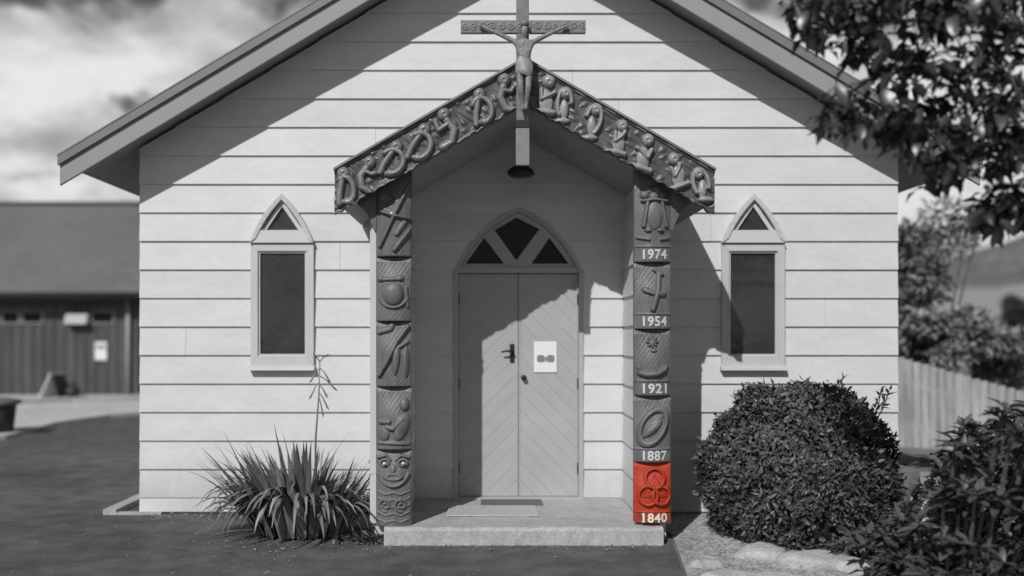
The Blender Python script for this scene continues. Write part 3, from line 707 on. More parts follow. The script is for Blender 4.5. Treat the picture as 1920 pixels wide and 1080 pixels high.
# carved bargeboards of the porch -------------------------------------
BY = -1.355; BSC = sc_at(BY)
BAP_T, BAP_B, BHW, BSL = 3.765, 3.435, 1.468, 0.582
def figure_field(kind, cu, cv, s, flip, r):
    """one carved kneeling or curled figure, about 60 px tall, centred on cu, cv"""
    an = r.uniform(-.32, .32); ca_, sa_ = math.cos(an), math.sin(an); j1, j2, j3, sx_ = r.uniform(-40, 40), r.uniform(-4, 4), r.uniform(.8, 1.2), r.uniform(.85, 1.2)
    def T(p): return (cu+flip*(p[0]*ca_-p[1]*sa_)*s*sx_, cv+(p[0]*sa_+p[1]*ca_)*s)
    def f(u, v):
        o = oval(u, v, T((0, -21)), 10.5*s, 11*s, 0.050)
        if kind == 0:      # curled body with a looped arm
            o = np.maximum(o, stroke(u, v, [T(p) for p in arcpts((0, 5), 16*j3, -110+j1, 120+j1, 12, 20)], 5.2*s, 0.045))
            o = np.maximum(o, stroke(u, v, [T((-4, -10)), T((-10, 10)), T((-12, 26))], 5.5*s, 0.042)); o = np.maximum(o, oval(u, v, T((2, 24)), 11*s, 7*s, 0.045))
        elif kind == 1:    # praying figure, skirts spread
            o = np.maximum(o, oval(u, v, T((1, 10)), 12*s, 23*s, 0.033)); o = np.maximum(o, stroke(u, v, [T((-9, -6)), T((-6, 8)), T((6+j2, -2)), T((10+j2, -8+j2))], 4.2*s, 0.051))
            o = np.maximum(o, stroke(u, v, [T((-15, 28)), T((15, 26))], 5.5*s, 0.048))
        elif kind == 2:    # shrouded figure with a halo
            o = np.maximum(o, stroke(u, v, [T(p) for p in arcpts((0, -3), 15*j3, 150+j1*.6, 390+j1, 14, 25)], 4.2*s, 0.045)); o = np.maximum(o, oval(u, v, T((0, 8)), 8*s, 19*s, 0.039)); o = np.maximum(o, oval(u, v, T((-2, 27)), 15*s, 6*s, 0.045))
        else:              # bent figure reaching across
            o = np.maximum(o, stroke(u, v, [T((3, -10)), T((10, 6)), T((2, 24)), T((-13, 28))], 6.5*s, 0.045)); o = np.maximum(o, stroke(u, v, [T((2, -4)), T((-11+j2, 0-j2)), T((-15, -9+2*j2))], 4.4*s, 0.045))
        return o - oval(u, v, T((0.5, -20)), 3.2*s, 3.2*s, 0.012, 0, 1) 
    return f
figs_l = [(648, 0, 1), (688, 3, -1), (737, 0, 1), (789, 0, 1), (838, 3, 1), (903, 0, 1), (948, 3, -1)]
figs_r = [(1024, 1, 1), (1058, 2, 1), (1111, 2, -1), (1161, 1, 1), (1209, 1, -1), (1268, 1, 1), (1314, 2, -1)]
def bargeboard(sg, figs, lab):
    fs = []
    for px_, kind, flip in figs:
        X = wx(px_, BY); zc = BAP_B - BSL*abs(X-C0) + 0.158
        fs.append(figure_field(kind, px_, HY-(zc-EYE)*BSC, 1.14+rnd.uniform(-.06, .08), flip, rnd))
    def fx(s, t): return C0 + sg*0.001 + (sg*(BHW-0.001))*(s if sg > 0 else 1-s)
    def fz(s, t):
        q = fx(s, t)*BSC
        jag = 0.010*np.sin(q*0.19+0.7)+0.009*np.sin(q*0.37+2.0*np.sin(q*0.05))-0.004
        return BAP_B - BSL*np.abs(fx(s, t)-C0) + (BAP_T-BAP_B)*t + 0.6*jag*(1-t)**3
    def H(X, Z, s, t):
        u = CX + X*BSC; v = HY-(Z-EYE)*BSC
        o = np.zeros_like(u)
        for f in fs: o = np.maximum(o, f(u, v))
        rr = (np.sin(u*0.21+2*np.sin(v*0.13))*np.sin(v*0.23-u*0.09+1.7*np.sin(u*0.07)))*0.011
        rim = np.clip((t-0.92)/0.04, 0, 1)*0.016 + np.clip((0.06-t)/0.03, 0, 1)*0.010
        und = 0.006*np.sin(u*0.11+1.3)*np.sin(t*7)
        return np.maximum(np.maximum(o, rim), rr) + und*0.6
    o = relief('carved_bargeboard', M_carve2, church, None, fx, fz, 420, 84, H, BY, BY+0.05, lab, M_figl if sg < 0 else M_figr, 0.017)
    return o
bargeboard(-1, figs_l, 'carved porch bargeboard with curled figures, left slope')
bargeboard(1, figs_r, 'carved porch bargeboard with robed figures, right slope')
for sg in (-1, 1):
    t = C0 + sg*(BHW+0.004); zt = BAP_T - BSL*(BHW+0.004)
    MB().prism([(C0, BAP_T+0.022), (t, zt+0.022), (t, zt+0.004), (C0, BAP_T+0.004)], BY-0.035, -0.04).build('porch_barge_cap', M_flash, church)

# ------------------------------------------------------------------ crucifix on the porch gable
CRY = BY - 0.075
crx = wx(980, CRY)
cr = empty('crucifix', (crx, CRY, wz(310, CRY)), 'carved crucifix with outstretched figure fixed at the porch apex', 'crucifix')
uz0 = wz(310, CRY)
MB().box(crx-0.052, crx+0.052, CRY-0.01, CRY+0.035, uz0, wz(240, CRY)).build('upright', mat('pale_upright', 0.24, 0.5, 0.12, 20), cr, bevel=0.004).__setitem__('label', 'plain lower end of the upright')
MB().box(crx-0.056, crx+0.056, CRY-0.016, CRY+0.04, wz(240, CRY)+0.001, wz(226, CRY)).build('collar', M_dark, cr, bevel=0.003)
MB().box(crx-0.048, crx+0.048, CRY-0.006, CRY+0.035, wz(226, CRY)+0.001, wz(-120, CRY)).build('upright', M_cross, cr, bevel=0.004)
hx0, hx1, hz0, hz1 = wx(864, CRY), wx(1098, CRY), wz(62, CRY), wz(39, CRY)
def Hb(X, Z, s, t):
    u = CX+X*sc_at(CRY); v = HY-(Z-EYE)*sc_at(CRY)
    o = 0
    for k in range(14): o = np.maximum(o, stroke(u, v, spiral((872+k*17, 50), 7.5, 1.3, k*70, 16), 1.8, 0.007))
    return o
relief('crossbeam', M_cross, cr, None, lambda s, t: hx0+(hx1-hx0)*s, lambda s, t: hz0+(hz1-hz0)*t, 200, 24, Hb, CRY-0.012, CRY+0.03)
def crucified(parent):
    """skinned skeleton: a figure about 0.7 m tall"""
    S = sc_at(CRY); fy = CRY - 0.055
    def P(px, py, dy=0.0): return (wx(px, CRY)-crx, fy+dy-CRY, wz(py, CRY)-uz0)
    pts = [('pelvis', P(982, 128), .042, .034), ('waist', P(982, 112), .044, .034), ('chest', P(982, 92), .062, .042), ('neck', P(982, 78), .018, .018),
           ('jaw', P(982, 71, -.012), .022, .024), ('head', P(983, 62, -.012), .030, .032), ('crown', P(983, 53, -.008), .022, .025),
           ('shL', P(968, 84), .022, .022), ('elL', P(937, 69), .0165, .0165), ('wrL', P(908, 55, .012), .012, .012), ('haL', P(898, 51, .016), .014, .009),
           ('shR', P(997, 84), .022, .022), ('elR', P(1027, 69), .0165, .0165), ('wrR', P(1056, 55, .012), .012, .012), ('haR', P(1066, 51, .016), .014, .009),
           ('hipL', P(974, 138), .033, .033), ('knL', P(975, 167, -.03), .024, .026), ('anL', P(979, 198, .004), .016, .017), ('toL', P(979, 212, -.018), .016, .012),
           ('hipR', P(990, 138), .033, .033), ('knR', P(990, 167, -.03), .024, .026), ('anR', P(986, 198, .0), .016, .017), ('toR', P(985, 211, -.022), .016, .012)]
    ix = {n: i for i, (n, *_) in enumerate(pts)}
    ed = [('pelvis','waist'),('waist','chest'),('chest','neck'),('neck','jaw'),('jaw','head'),('head','crown'),('chest','shL'),('shL','elL'),('elL','wrL'),('wrL','haL'),
          ('chest','shR'),('shR','elR'),('elR','wrR'),('wrR','haR'),('pelvis','hipL'),('hipL','knL'),('knL','anL'),('anL','toL'),('pelvis','hipR'),('hipR','knR'),('knR','anR'),('anR','toR')]
    me = bpy.data.meshes.new('figure'); me.from_pydata([p[1] for p in pts], [(ix[a], ix[b]) for a, b in ed], [])
    me.materials.append(M_fig)
    o = bpy.data.objects.new('figure', me); COL.objects.link(o); o.parent = parent; WLOC[o] = WLOC[parent].copy()
    sk = o.modifiers.new('skin', 'SKIN'); sk.use_smooth_shade = True
    if not me.skin_vertices: 
        bpy.context.view_layer.objects.active = o
    sv = me.skin_vertices[0].data
    for i, p in enumerate(pts): sv[i].radius = (p[2], p[3]); sv[i].use_root = (i == 0)
    ss = o.modifiers.new('sub', 'SUBSURF'); ss.levels = 2; ss.render_levels = 2
    return o
fig = crucified(cr); fig['label'] = 'carved figure with arms stretched along the crossbeam'
lc = MB(); n1 = 20
for k, (py_, rx, ry) in enumerate(((113, .046, .036), (118, .056, .044), (126, .064, .050), (136, .066, .054), (144, .064, .054), (146, .056, .046))):
    for j in range(n1):
        t = 2*math.pi*j/n1; w_ = 1+0.07*math.sin(5*t+k*0.9)
        lc.v.append((crx+0.008+rx*w_*math.cos(t), CRY-0.058+ry*w_*math.sin(t), wz(py_, CRY)+0.012*math.sin(2*t+0.5)))
for k in range(5):
    for j in range(n1): lc.f.append([k*n1+(j+1) % n1, k*n1+j, (k+1)*n1+j, (k+1)*n1+(j+1) % n1])
lc.build('loincloth', mat('pale_drape', 0.30, 0.5, 0.4, 22, spots=0.2), cr, smooth=True)
hc = MB()
hcz = wz(50, CRY)
hc.lathe((wx(983, CRY), CRY-0.062, hcz), [(0.028, -0.02), (0.034, -0.004), (0.033, 0.012), (0.022, 0.022)], 12); hc.build('crown_of_thorns', M_cross, cr, smooth=True)

# ------------------------------------------------------------------ porch furnishings
LY = -0.45
lx, lz = wx(976, LY), wz(322, LY)
la = empty('porch_lamp', (lx, LY, lz), 'dark round lamp hanging under the porch ceiling above the door', 'lamp')
MB().lathe((lx, LY, lz), [(0.085, -0.045), (0.115, -0.02), (0.118, 0.0), (0.09, 0.03), (0.05, 0.055), (0.03, 0.07)], 24).build('lamp_body', M_dark, la, smooth=True)
MB().tube([(lx, LY, lz+0.06), (lx, LY, pund(lx)-0.004)], 0.014, 10).build('stem', M_dark, la)
MB().lathe((lx+0.125, LY-0.02, lz-0.04), [(0.006, -0.02), (0.020, -0.012), (0.024, 0.0), (0.018, 0.014), (0.006, 0.022)], 12).build('sensor', M_pale, la, smooth=True)
nx0, nx1, nz0, nz1 = wx(1001, 0.04), wx(1044, 0.04), wz(698, 0.04), wz(640, 0.04)
no = MB().box(nx0, nx1, 0.040, 0.0435, nz0, nz1).build('notice', M_paper, None, origin=((nx0+nx1)/2, 0.04, nz0)); tag(no, 'white paper notice with dark print on the right door leaf', 'notice')
pr = MB(); zc = wz(672.5, 0.04)
for pc in (1014, 1032.5):
    c_ = wx(pc, 0.04); pr.prism([(c_+0.036*math.copysign(abs(math.cos(a_*math.pi/8))**.6, math.cos(a_*math.pi/8)), zc+0.034*math.copysign(abs(math.sin(a_*math.pi/8))**.6, math.sin(a_*math.pi/8))) for a_ in range(16)], 0.0385, 0.0397)
pr.box(wx(1021.8, 0.04), wx(1024.8, 0.04), 0.0386, 0.0398, zc-0.028, zc+0.016)
pr.build('printed_marks', M_print, no)
sx0, sx1, sy0 = wx(720, -1.3), wx(1244, -1.3), -1.305
st = MB(); nseg = 26
top_f, bot_f = [], []
for i in range(nseg+1):
    x = sx0+(sx1-sx0)*i/nseg
    st.v += [(x, sy0+rnd.uniform(-.006, .006), 0.0), (x, sy0+rnd.uniform(-.006, .006), 0.118), (x, sy0+0.018+rnd.uniform(-.004, .006), 0.143+rnd.uniform(-.002, .003)), (x, -0.03, 0.148), (x, -0.03, 0.0)]
for i in range(nseg):
    for j in range(4): st.f.append([i*5+j, i*5+5+j, i*5+6+j, i*5+j+1])
st.f.append([4, 3, 2, 1, 0]); st.f.append([nseg*5+j for j in range(5)])
tag(st.build('concrete_step', M_conc, None, origin=(C0, -0.6, 0)), 'worn pale concrete step slab in front of the porch door', 'step')
def doormat(x0, x1, y0, y1, m, lab, h=0.012):
    d = MB(); n = int((x1-x0)/0.022)
    d.box(x0, x1, y0, y1, 0.149, 0.149+h*0.6)
    for i in range(n): d.box(x0+0.004+i*(x1-x0-0.008)/n, x0+0.004+(i+0.72)*(x1-x0-0.008)/n, y0+0.006, y1-0.006, 0.149+h*0.6+0.0002, 0.149+h)
    o = d.build('doormat', m, None, origin=((x0+x1)/2, (y0+y1)/2, 0.149)); tag(o, lab, 'doormat', 'doormats at the church door'); return o
doormat(-0.33, 0.43, -0.86, -0.42, M_mat, 'pale doormat lying across the middle of the porch step')
doormat(-0.05, 0.50, -0.38, -0.10, M_mat2, 'dark doormat right against the church door')
# concrete strip along the left side wall and under the front boards
cs = MB(); cs.box(-3.50, -3.38, -0.06, 9.5, 0.0, 0.055); cs.box(-3.379, XL+0.2, -0.06, 0.008, 0.0, 0.028)
tag(cs.build('concrete_edging', M_conc), kind='structure')

# ------------------------------------------------------------------ hall in the left background
HYD = 17.0
def hx_(px): return wx(px, HYD)
hall = empty('hall', (-14, HYD, 0), 'long low hall with dark vertical boards and iron roof, left background', 'hall')
HX0, HX1 = -24.0, hx_(262)
hz_e = 2.78
MB().box(HX0, HX1-0.03, HYD+0.03, HYD+9, 0, hz_e).build('wall', M_hwall, hall)
x = HX0; 
while x < HX1-0.05:
    w_ = 0.29; MB().box(x+0.004, min(x+w_, HX1), HYD-0.012+rnd.uniform(-.004, .004), HYD+0.028, 0.03, hz_e-0.25).build('wall_board', M_hwall, hall)
    if x > -15.5: MB().box(x-0.028, x+0.032, HYD-0.045, HYD-0.018, 0.03, hz_e-0.25).build('batten', M_hwall, hall)
    x += w_+0.004
MB().box(HX0, HX1+0.2, HYD-0.03, HYD+0.027, hz_e-0.249, hz_e).build('header_board', M_hdark, hall)
ro = MB(); ey, rz, ry = HYD-0.62, 6.05, HYD+5.0
ez = wz(548, HYD-0.62)
nr = 90; xs = np.linspace(HX0-0.5, HX1+0.9, nr*4+1)
for i, xx in enumerate(xs):
    d_ = 0.018*math.cos(i*math.pi/2)
    ro.v += [(xx, ey, ez+d_), (xx, ry, rz+d_)]
for i in range(len(xs)-1): ro.f.append([2*i, 2*i+2, 2*i+3, 2*i+1])
ro.build('roof', M_hroof, hall, smooth=True)
MB().add([(HX0-0.5, ry, rz), (HX1+0.9, ry, rz), (HX1+0.9, ry+5.6, ez), (HX0-0.5, ry+5.6, ez)], [(0, 1, 2, 3)]).build('rear_roof', M_hroof, hall)
MB().box(HX0-0.5, HX1+0.9, ey+0.03, ey+0.055, ez-0.20, ez-0.03).build('fascia', M_hdark, hall)
MB().tube([(HX0-0.5, ey-0.02, ez-0.075), (HX1+0.9, ey-0.02, ez-0.075)], 0.055, 10).build('gutter', M_hdark, hall, smooth=True)
MB().box(HX0-0.5, HX1+0.9, ey+0.056, HYD+0.1, ez-0.19, ez-0.17).build('soffit', M_hdark, hall)
MB().bar((HX0-0.5, ry, rz+0.03), (HX1+0.9, ry, rz+0.03), 0.4, 0.04).build('ridge_cap', M_hroof, hall)
def hz_(py): return wz(py, HYD)
for p0, p1 in ((5, 38), (43, 82), (173, 215), (-60, -20)):
    f = MB(); xo0, xo1, zo0, zo1 = hx_(p0), hx_(p1), hz_(607), hz_(584)
    f.ring([(xo0, zo0), (xo1, zo0), (xo1, zo1), (xo0, zo1)], [(xo0+.028, zo0+.03), (xo1-.028, zo0+.03), (xo1-.028, zo1-.02), (xo0+.028, zo1-.02)], HYD-0.065, HYD-0.012)
    wf = f.build('window', M_pale, hall); MB().box(xo0+.028, xo1-.028, HYD-0.058, HYD-0.05, zo0+.03, zo1-.02).build('pane', M_glass_d, wf)
MB().tube([(hx_(243), HYD-0.11, ez-0.12), (hx_(243), HYD-0.11, 0.06)], 0.055, 10).build('downpipe', M_pale, hall, smooth=True)
fl_ = empty('wall_light', (hx_(149), HYD-0.05, hz_(610)), 'pale box shaped light on the hall wall between two small windows', 'light')
fb = MB(); X0, X1 = hx_(128), hx_(170)
fb.add([(X0, HYD-0.30, hz_(608)), (X1, HYD-0.30, hz_(608)), (X1, HYD-0.046, hz_(608)), (X0, HYD-0.046, hz_(608)), (X0, HYD-0.16, hz_(587)), (X1, HYD-0.16, hz_(587)), (X1, HYD-0.046, hz_(587)), (X0, HYD-0.046, hz_(587))],
       [(0,3,2,1),(4,5,6,7),(0,1,5,4),(1,2,6,5),(2,3,7,6),(3,0,4,7)]); fb.build('light_hood', M_pale, fl_, bevel=0.01)
MB().box(X0+0.06, X1-0.06, HYD-0.26, HYD-0.07, hz_(608)-0.03, hz_(608)-0.002).build('light_cover', M_glass_d, fl_)
ns = empty('wall_notice', (hx_(191), HYD-0.05, hz_(675)), 'white notice board on the dark boards of the hall', 'notice')
MB().box(hx_(180), hx_(202), HYD-0.075, HYD-0.046, hz_(675), hz_(641)).build('notice_sheet', M_paper, ns)
MB().box(hx_(182), hx_(200), HYD-0.078, HYD-0.0755, hz_(655), hz_(646)).build('notice_print', M_pale, ns)
# folding board sign, rubbish bag, bin
by_ = HYD-0.9
def bx_(px): return wx(px, by_)
ab = empty('sandwich_board', (bx_(103), by_, 0.06), 'white leaning sandwich board on the path by the hall', 'sandwich board')
w0 = MB().bar((bx_(90), by_, 0.07), (bx_(106), by_+0.05, 0.62), 0.5, 0.03, (0, 1, 0)); 
MB().add([(bx_(84), by_-0.35, 0.06), (bx_(97), by_+0.25, 0.06), (bx_(109), by_+0.22, 0.66), (bx_(100), by_-0.22, 0.66),
          (bx_(86), by_-0.35, 0.06), (bx_(99), by_+0.25, 0.06), (bx_(111), by_+0.22, 0.66), (bx_(102), by_-0.22, 0.66)], [(3,2,1,0),(4,5,6,7),(0,1,5,4),(1,2,6,5),(2,3,7,6),(3,0,4,7)]).build('front_board', M_paper, ab)
MB().add([(bx_(103), by_-0.22, 0.645), (bx_(112), by_+0.22, 0.645), (bx_(125), by_+0.30, 0.06), (bx_(118), by_-0.30, 0.06),
          (bx_(105), by_-0.22, 0.65), (bx_(114), by_+0.22, 0.65), (bx_(127), by_+0.30, 0.06), (bx_(120), by_-0.30, 0.06)], [(3,2,1,0),(4,5,6,7),(0,1,5,4),(1,2,6,5),(2,3,7,6),(3,0,4,7)]).build('back_board', M_hdark, ab)
MB().bar((bx_(100), by_-0.23, 0.675), (bx_(112), by_+0.22, 0.675), 0.06, 0.025).build('hinge_rail', M_paper, ab)
bag = MB(); rr = random.Random(4); nb_ = 16
prof = [(0.05, 0.0), (0.16, 0.02), (0.20, 0.10), (0.18, 0.20), (0.10, 0.29), (0.035, 0.33), (0.06, 0.38)]
bag.lathe((bx_(136), by_, 0.06), prof, nb_); bag.v = [(x+rr.uniform(-.018, .018), y+rr.uniform(-.018, .018), z) for x, y, z in bag.v]
tag(bag.build('rubbish_bag', M_bin, None, origin=(bx_(136), by_, 0.06), smooth=True), 'black tied rubbish bag beside the sandwich board', 'rubbish bag')
BYD = 6.9
bi = empty('bin', (wx(8, BYD), BYD, 0.06), 'black tapered bin with flared rim at the left edge of the path', 'bin')
MB().lathe((wx(0, BYD), BYD, 0.06), [(0.20, 0), (0.26, 0.5), (0.255, 0.51), (0.20, 0.46)], 28).build('bin_body', M_bin, bi, smooth=True)
MB().lathe((wx(0, BYD), BYD, 0.53), [(0.27, -0.02), (0.325, 0.0), (0.33, 0.05), (0.27, 0.07), (0.12, 0.10)], 28).build('bin_lid', mat('grey_plastic', 0.16, 0.5, 0.1, 4), bi, smooth=True)

# ------------------------------------------------------------------ fence on the right
fence = empty('paling_fence', (7.0, 4.8, 0), 'weathered vertical paling fence dropping away behind the shrubs on the right', 'fence')
fA, fB = Vector((5.6, 5.6, 0)), Vector((8.6, 4.0, 0)); nP = 32
for i in range(nP):
    t = i/(nP-1); c = fA.lerp(fB, t); dd = (fB-fA).normalized()
    px_ = CX + c.x*F/(c.y+D); zt = EYE - (float(np.interp(px_, [1600, 1680, 1920, 2100], [14, 34, 101, 150])))*(c.y+D)/F
    w_ = (fB-fA).length/nP*0.94
    MB().bar(c + Vector((0, 0, -0.5)), c + Vector((0, 0, zt+rnd.uniform(-.006, .006))) + Vector((rnd.uniform(-.004, .004), 0, 0)), w_, 0.02, dd.cross(Vector((0, 0, 1)))).build('paling', M_paling, fence)
for dz in (0.28, 0.9):
    n_ = dd.cross(Vector((0, 0, 1)))*-0.04
    MB().bar(fA+n_+Vector((0, 0, 1.42-dz)), fB+n_+Vector((0, 0, 0.55-dz)), 0.04, 0.09).build('fence_rail', M_paling, fence)

# ------------------------------------------------------------------ plants
def leaf_arrays(cent, direc, nrm, L, Wd, fold=0.25, droop=0.15):
    """many leaves as two folded quads each"""
    cent = np.asarray(cent, float); d = direc/np.linalg.norm(direc, axis=1)[:, None]; s = np.cross(d, nrm); s /= (np.linalg.norm(s, axis=1)[:, None]+1e-9); n = np.cross(s, d)
    L = np.asarray(L)[:, None]; Wd = np.asarray(Wd)[:, None]
    base = cent; mid = cent + d*L*0.45; tip = cent + d*L - n*L*droop
    a_ = mid + s*Wd*0.5 + n*Wd*fold; b_ = mid - s*Wd*0.5 + n*Wd*fold
    V = np.stack([base, a_, tip, b_, mid], 1).reshape(-1, 3)
    k = np.arange(len(cent))[:, None]*5
    Q = np.concatenate([k+np.array([[0, 4, 2, 1]]), k+np.array([[0, 3, 2, 4]])], 0)
    return V, Q
def leaf_mesh(name, m, L, Wd, seed, fold=0.2, droop=0.25):
    n = 5; mb = MB(); r = random.Random(seed); cvx = r.uniform(-.08, .08)
    for i in range(n+1):
        t = i/n; w = Wd*0.5*math.sin(math.pi*min(1, t*0.93+0.05))**0.75 * (1 if t < .98 else 0.1)
        zc = -droop*L*t*t; yc = cvx*L*t*t
        mb.v += [(yc-w, L*t, zc+fold*w), (yc, L*t, zc), (yc+w, L*t, zc+fold*w)]
    for i in range(n):
        for j in range(2): mb.f.append([3*i+j, 3*i+j+1, 3*i+j+4, 3*i+j+3])
    me = bpy.data.meshes.new(name); me.from_pydata(mb.v, [], mb.f); me.materials.append(m)
    me.polygons.foreach_set('use_smooth', [True]*len(me.polygons)); return me
def rot_basis(d, up):
    d = Vector(d).normalized(); s = d.cross(Vector(up))
    if s.length < 1e-3: s = d.cross(Vector((1, 0, 0)))
    s.normalize(); n = s.cross(d)
    return Matrix((s, d, n)).transposed().to_4x4()
def put_leaf(me, parent, p, d, up, s=1.0):
    o = bpy.data.objects.new('leaf', me); COL.objects.link(o); o.parent = parent
    o.matrix_local = Matrix.Translation(Vector(p)-WLOC[parent]) @ rot_basis(d, up) @ Matrix.Scale(s, 4)
    return o
nr_ = np.random.RandomState(11)
def unit(n): v = nr_.normal(size=(n, 3)); return v/np.linalg.norm(v, axis=1)[:, None]

# clipped round bush
BC = np.array([2.54, -0.93, 0.44]); BR = np.array([0.785, 0.70, 0.81])
bush = empty('clipped_bush', (BC[0], BC[1], 0), 'dense clipped dome shaped bush under the right window', 'bush')
def bush_r(d):     # uneven outline
    return 0.975 + 0.03*np.sin(d[:, 0]*9.1+2*d[:, 1])*np.sin(d[:, 2]*8.3+1.1+3*d[:, 0]) + 0.02*np.sin(d[:, 0]*4.3+0.4)*np.sin(d[:, 1]*3.1+d[:, 2]*4.7) + 0.045*np.sin(d[:, 0]*7+1.2)*np.sin(d[:, 2]*6) + 0.035*np.sin(d[:, 1]*11+d[:, 0]*5) + 0.03*np.sin(d[:, 2]*13+d[:, 0]*9)
d = unit(30000); d = d[d[:, 2] > -0.62]
rad = bush_r(d)*(1 - np.abs(nr_.normal(0, 0.055, len(d)))) + (nr_.rand(len(d)) < 0.035)*nr_.rand(len(d))*0.09
P_ = BC + d*rad[:, None]*BR
gap = np.sin(d[:, 0]*6.1+1.9)*np.sin(d[:, 2]*7.3+0.6+d[:, 1]*3)*np.sin(d[:, 1]*5.2+d[:, 0]*2.5)
okk = ~((gap > 0.42) & (nr_.rand(len(d)) < 0.8)); d = d[okk]; P_ = P_[okk]
dirs = d*0.55 + unit(len(d))*0.8 + np.array([0, 0, 0.25]); V, Q = leaf_arrays(P_, dirs, d+unit(len(d))*0.5, nr_.uniform(.030, .075, len(d)), nr_.uniform(.016, .034, len(d)))
tag(arrays_obj('foliage', V, Q, M_leaf_b, bush), kind='stuff')
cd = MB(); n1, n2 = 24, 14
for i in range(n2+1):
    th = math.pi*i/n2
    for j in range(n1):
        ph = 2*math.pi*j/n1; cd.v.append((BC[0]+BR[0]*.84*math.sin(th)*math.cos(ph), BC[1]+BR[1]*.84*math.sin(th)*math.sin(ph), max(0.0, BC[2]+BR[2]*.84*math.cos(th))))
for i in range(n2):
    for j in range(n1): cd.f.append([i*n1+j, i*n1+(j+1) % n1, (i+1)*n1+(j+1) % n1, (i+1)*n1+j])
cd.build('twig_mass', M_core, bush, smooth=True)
for k in range(7):
    a0 = Vector((BC[0]+nr_.uniform(-.1, .7), BC[1]+0.1, BC[2]+0.45)); a1 = a0+Vector((nr_.uniform(.02, .2), nr_.uniform(-.05, .1), nr_.uniform(.32, .46)*(1-0.5*max(0, a0.x-BC[0])))); mb = MB().tube([a0, (a0+a1)/2+Vector((.02, 0, .01)), a1], [.006, .005, .003], 5)
    mb.build('stray_twig', M_bark, bush)
    n_ = 16; tt = nr_.rand(n_)*0.6+0.42; c = np.array(a0)+(np.array(a1)-np.array(a0))*tt[:, None]; V, Q = leaf_arrays(c, unit(n_)*0.7+np.array([.2, 0, .6]), unit(n_), nr_.uniform(.05, .085, n_), nr_.uniform(.02, .03, n_))
    tag(arrays_obj('stray_leaves', V, Q, M_leaf_b, bush), kind='stuff')

# big leafed shrub in the right foreground
shrub = empty('leafy_shrub', (3.15, -2.4, 0), 'big leafed shrub in the right foreground below the fence', 'shrub')
lm = [leaf_mesh('shrub_leaf_%d' % i, M_leaf_s, 0.135, 0.048, i, 0.25, 0.2) for i in range(4)]
tips = []
for k in range(120):
    x = nr_.uniform(2.5, 4.0); y = -2.55 + nr_.uniform(-.55, .65)
    s_ = F/(y+D); px_ = CX + x*s_
    top_py = np.interp(px_, [1640, 1700, 1760, 1820, 1880, 1940, 2100], [1000, 905, 850, 790, 735, 720, 700]) + nr_.uniform(0, 1)**0.9*330 - 4
    z = EYE + (HY-top_py)/s_
    if z < 0.05: z = nr_.uniform(0.05, 0.25)
    tips.append((x, y, z))
big, rest = [], []
for (x, y, z) in tips:
    tip = Vector((x, y, z)); root = Vector((x+(3.2-x)*0.25, y+0.22, max(0, z-0.42)))
    mid = root.lerp(tip, 0.55)+Vector((0, 0, 0.08)); MB().tube([root, mid, tip], [.014, .010, .005], 5).build('stem', M_bark, shrub)
    ax = (tip-mid).normalized()
    for q in range(17):
        a_ = nr_.uniform(0, 6.28); out = Vector((math.cos(a_), math.sin(a_), 0)); t = nr_.rand()
        p = tip.lerp(mid, t*0.8); dd_ = (out*nr_.uniform(.6, 1.0) + ax*nr_.uniform(.1, .9)*(1-t) + Vector((0, 0, nr_.uniform(-.35, .35)))).normalized()
        (big if y < -2.62 and len(big) < 295 else rest).append((p, dd_, nr_.uniform(.75, 1.2)))
for p, dd_, s_ in big: put_leaf(lm[int(nr_.randint(4))], shrub, p, dd_, (0, nr_.uniform(-.4, .4), 1), s_)
if rest:
    V, Q = leaf_arrays([tuple(r[0]) for r in rest], np.array([tuple(r[1]) for r in rest]), np.array([[0, 0, 1.0]])+unit(len(rest))*0.4, [0.135*r[2] for r in rest], [0.05*r[2] for r in rest])
    tag(arrays_obj('foliage', V, Q, M_leaf_s, shrub), kind='stuff')
n_ = 3800; c = np.stack([nr_.uniform(2.6, 4.3, n_), nr_.uniform(-2.6, -1.6, n_), nr_.uniform(0.02, 1.0, n_)], 1)
s_ = F/(c[:, 1]+D); lim = np.interp(CX+c[:, 0]*s_, [1640, 1700, 1760, 1820, 1880, 1940, 2100], [1030, 940, 885, 830, 780, 765, 740]); okk = (HY-(c[:, 2]-EYE)*s_) > lim; c = c[okk]
V, Q = leaf_arrays(c, unit(len(c))+np.array([0, -.2, .2]), unit(len(c))+np.array([0, 0, 1]), nr_.uniform(.09, .14, len(c)), nr_.uniform(.035, .05, len(c)))
tag(arrays_obj('inner_foliage', V, Q, M_leaf_s, shrub), kind='stuff')

# overhanging tree, upper right
TX, TY = 4.35, -3.4
tree = empty('broadleaf_tree', (TX, TY, 0), 'dark broadleaf tree overhanging the church roof at upper right', 'tree')
MB().tube([(TX, TY, -0.1), (TX-.05, TY+.03, 1.0), (TX-.12, TY, 2.0), (TX-.05, TY+.05, 3.2), (TX+.1, TY, 4.6)], [.15, .12, .10, .08, .04], 12).build('trunk', M_bark, tree, smooth=True)
tl = [leaf_mesh('tree_leaf_%d' % i, M_leaf_t, 0.118, 0.057, 20+i, 0.22, 0.3) for i in range(5)]
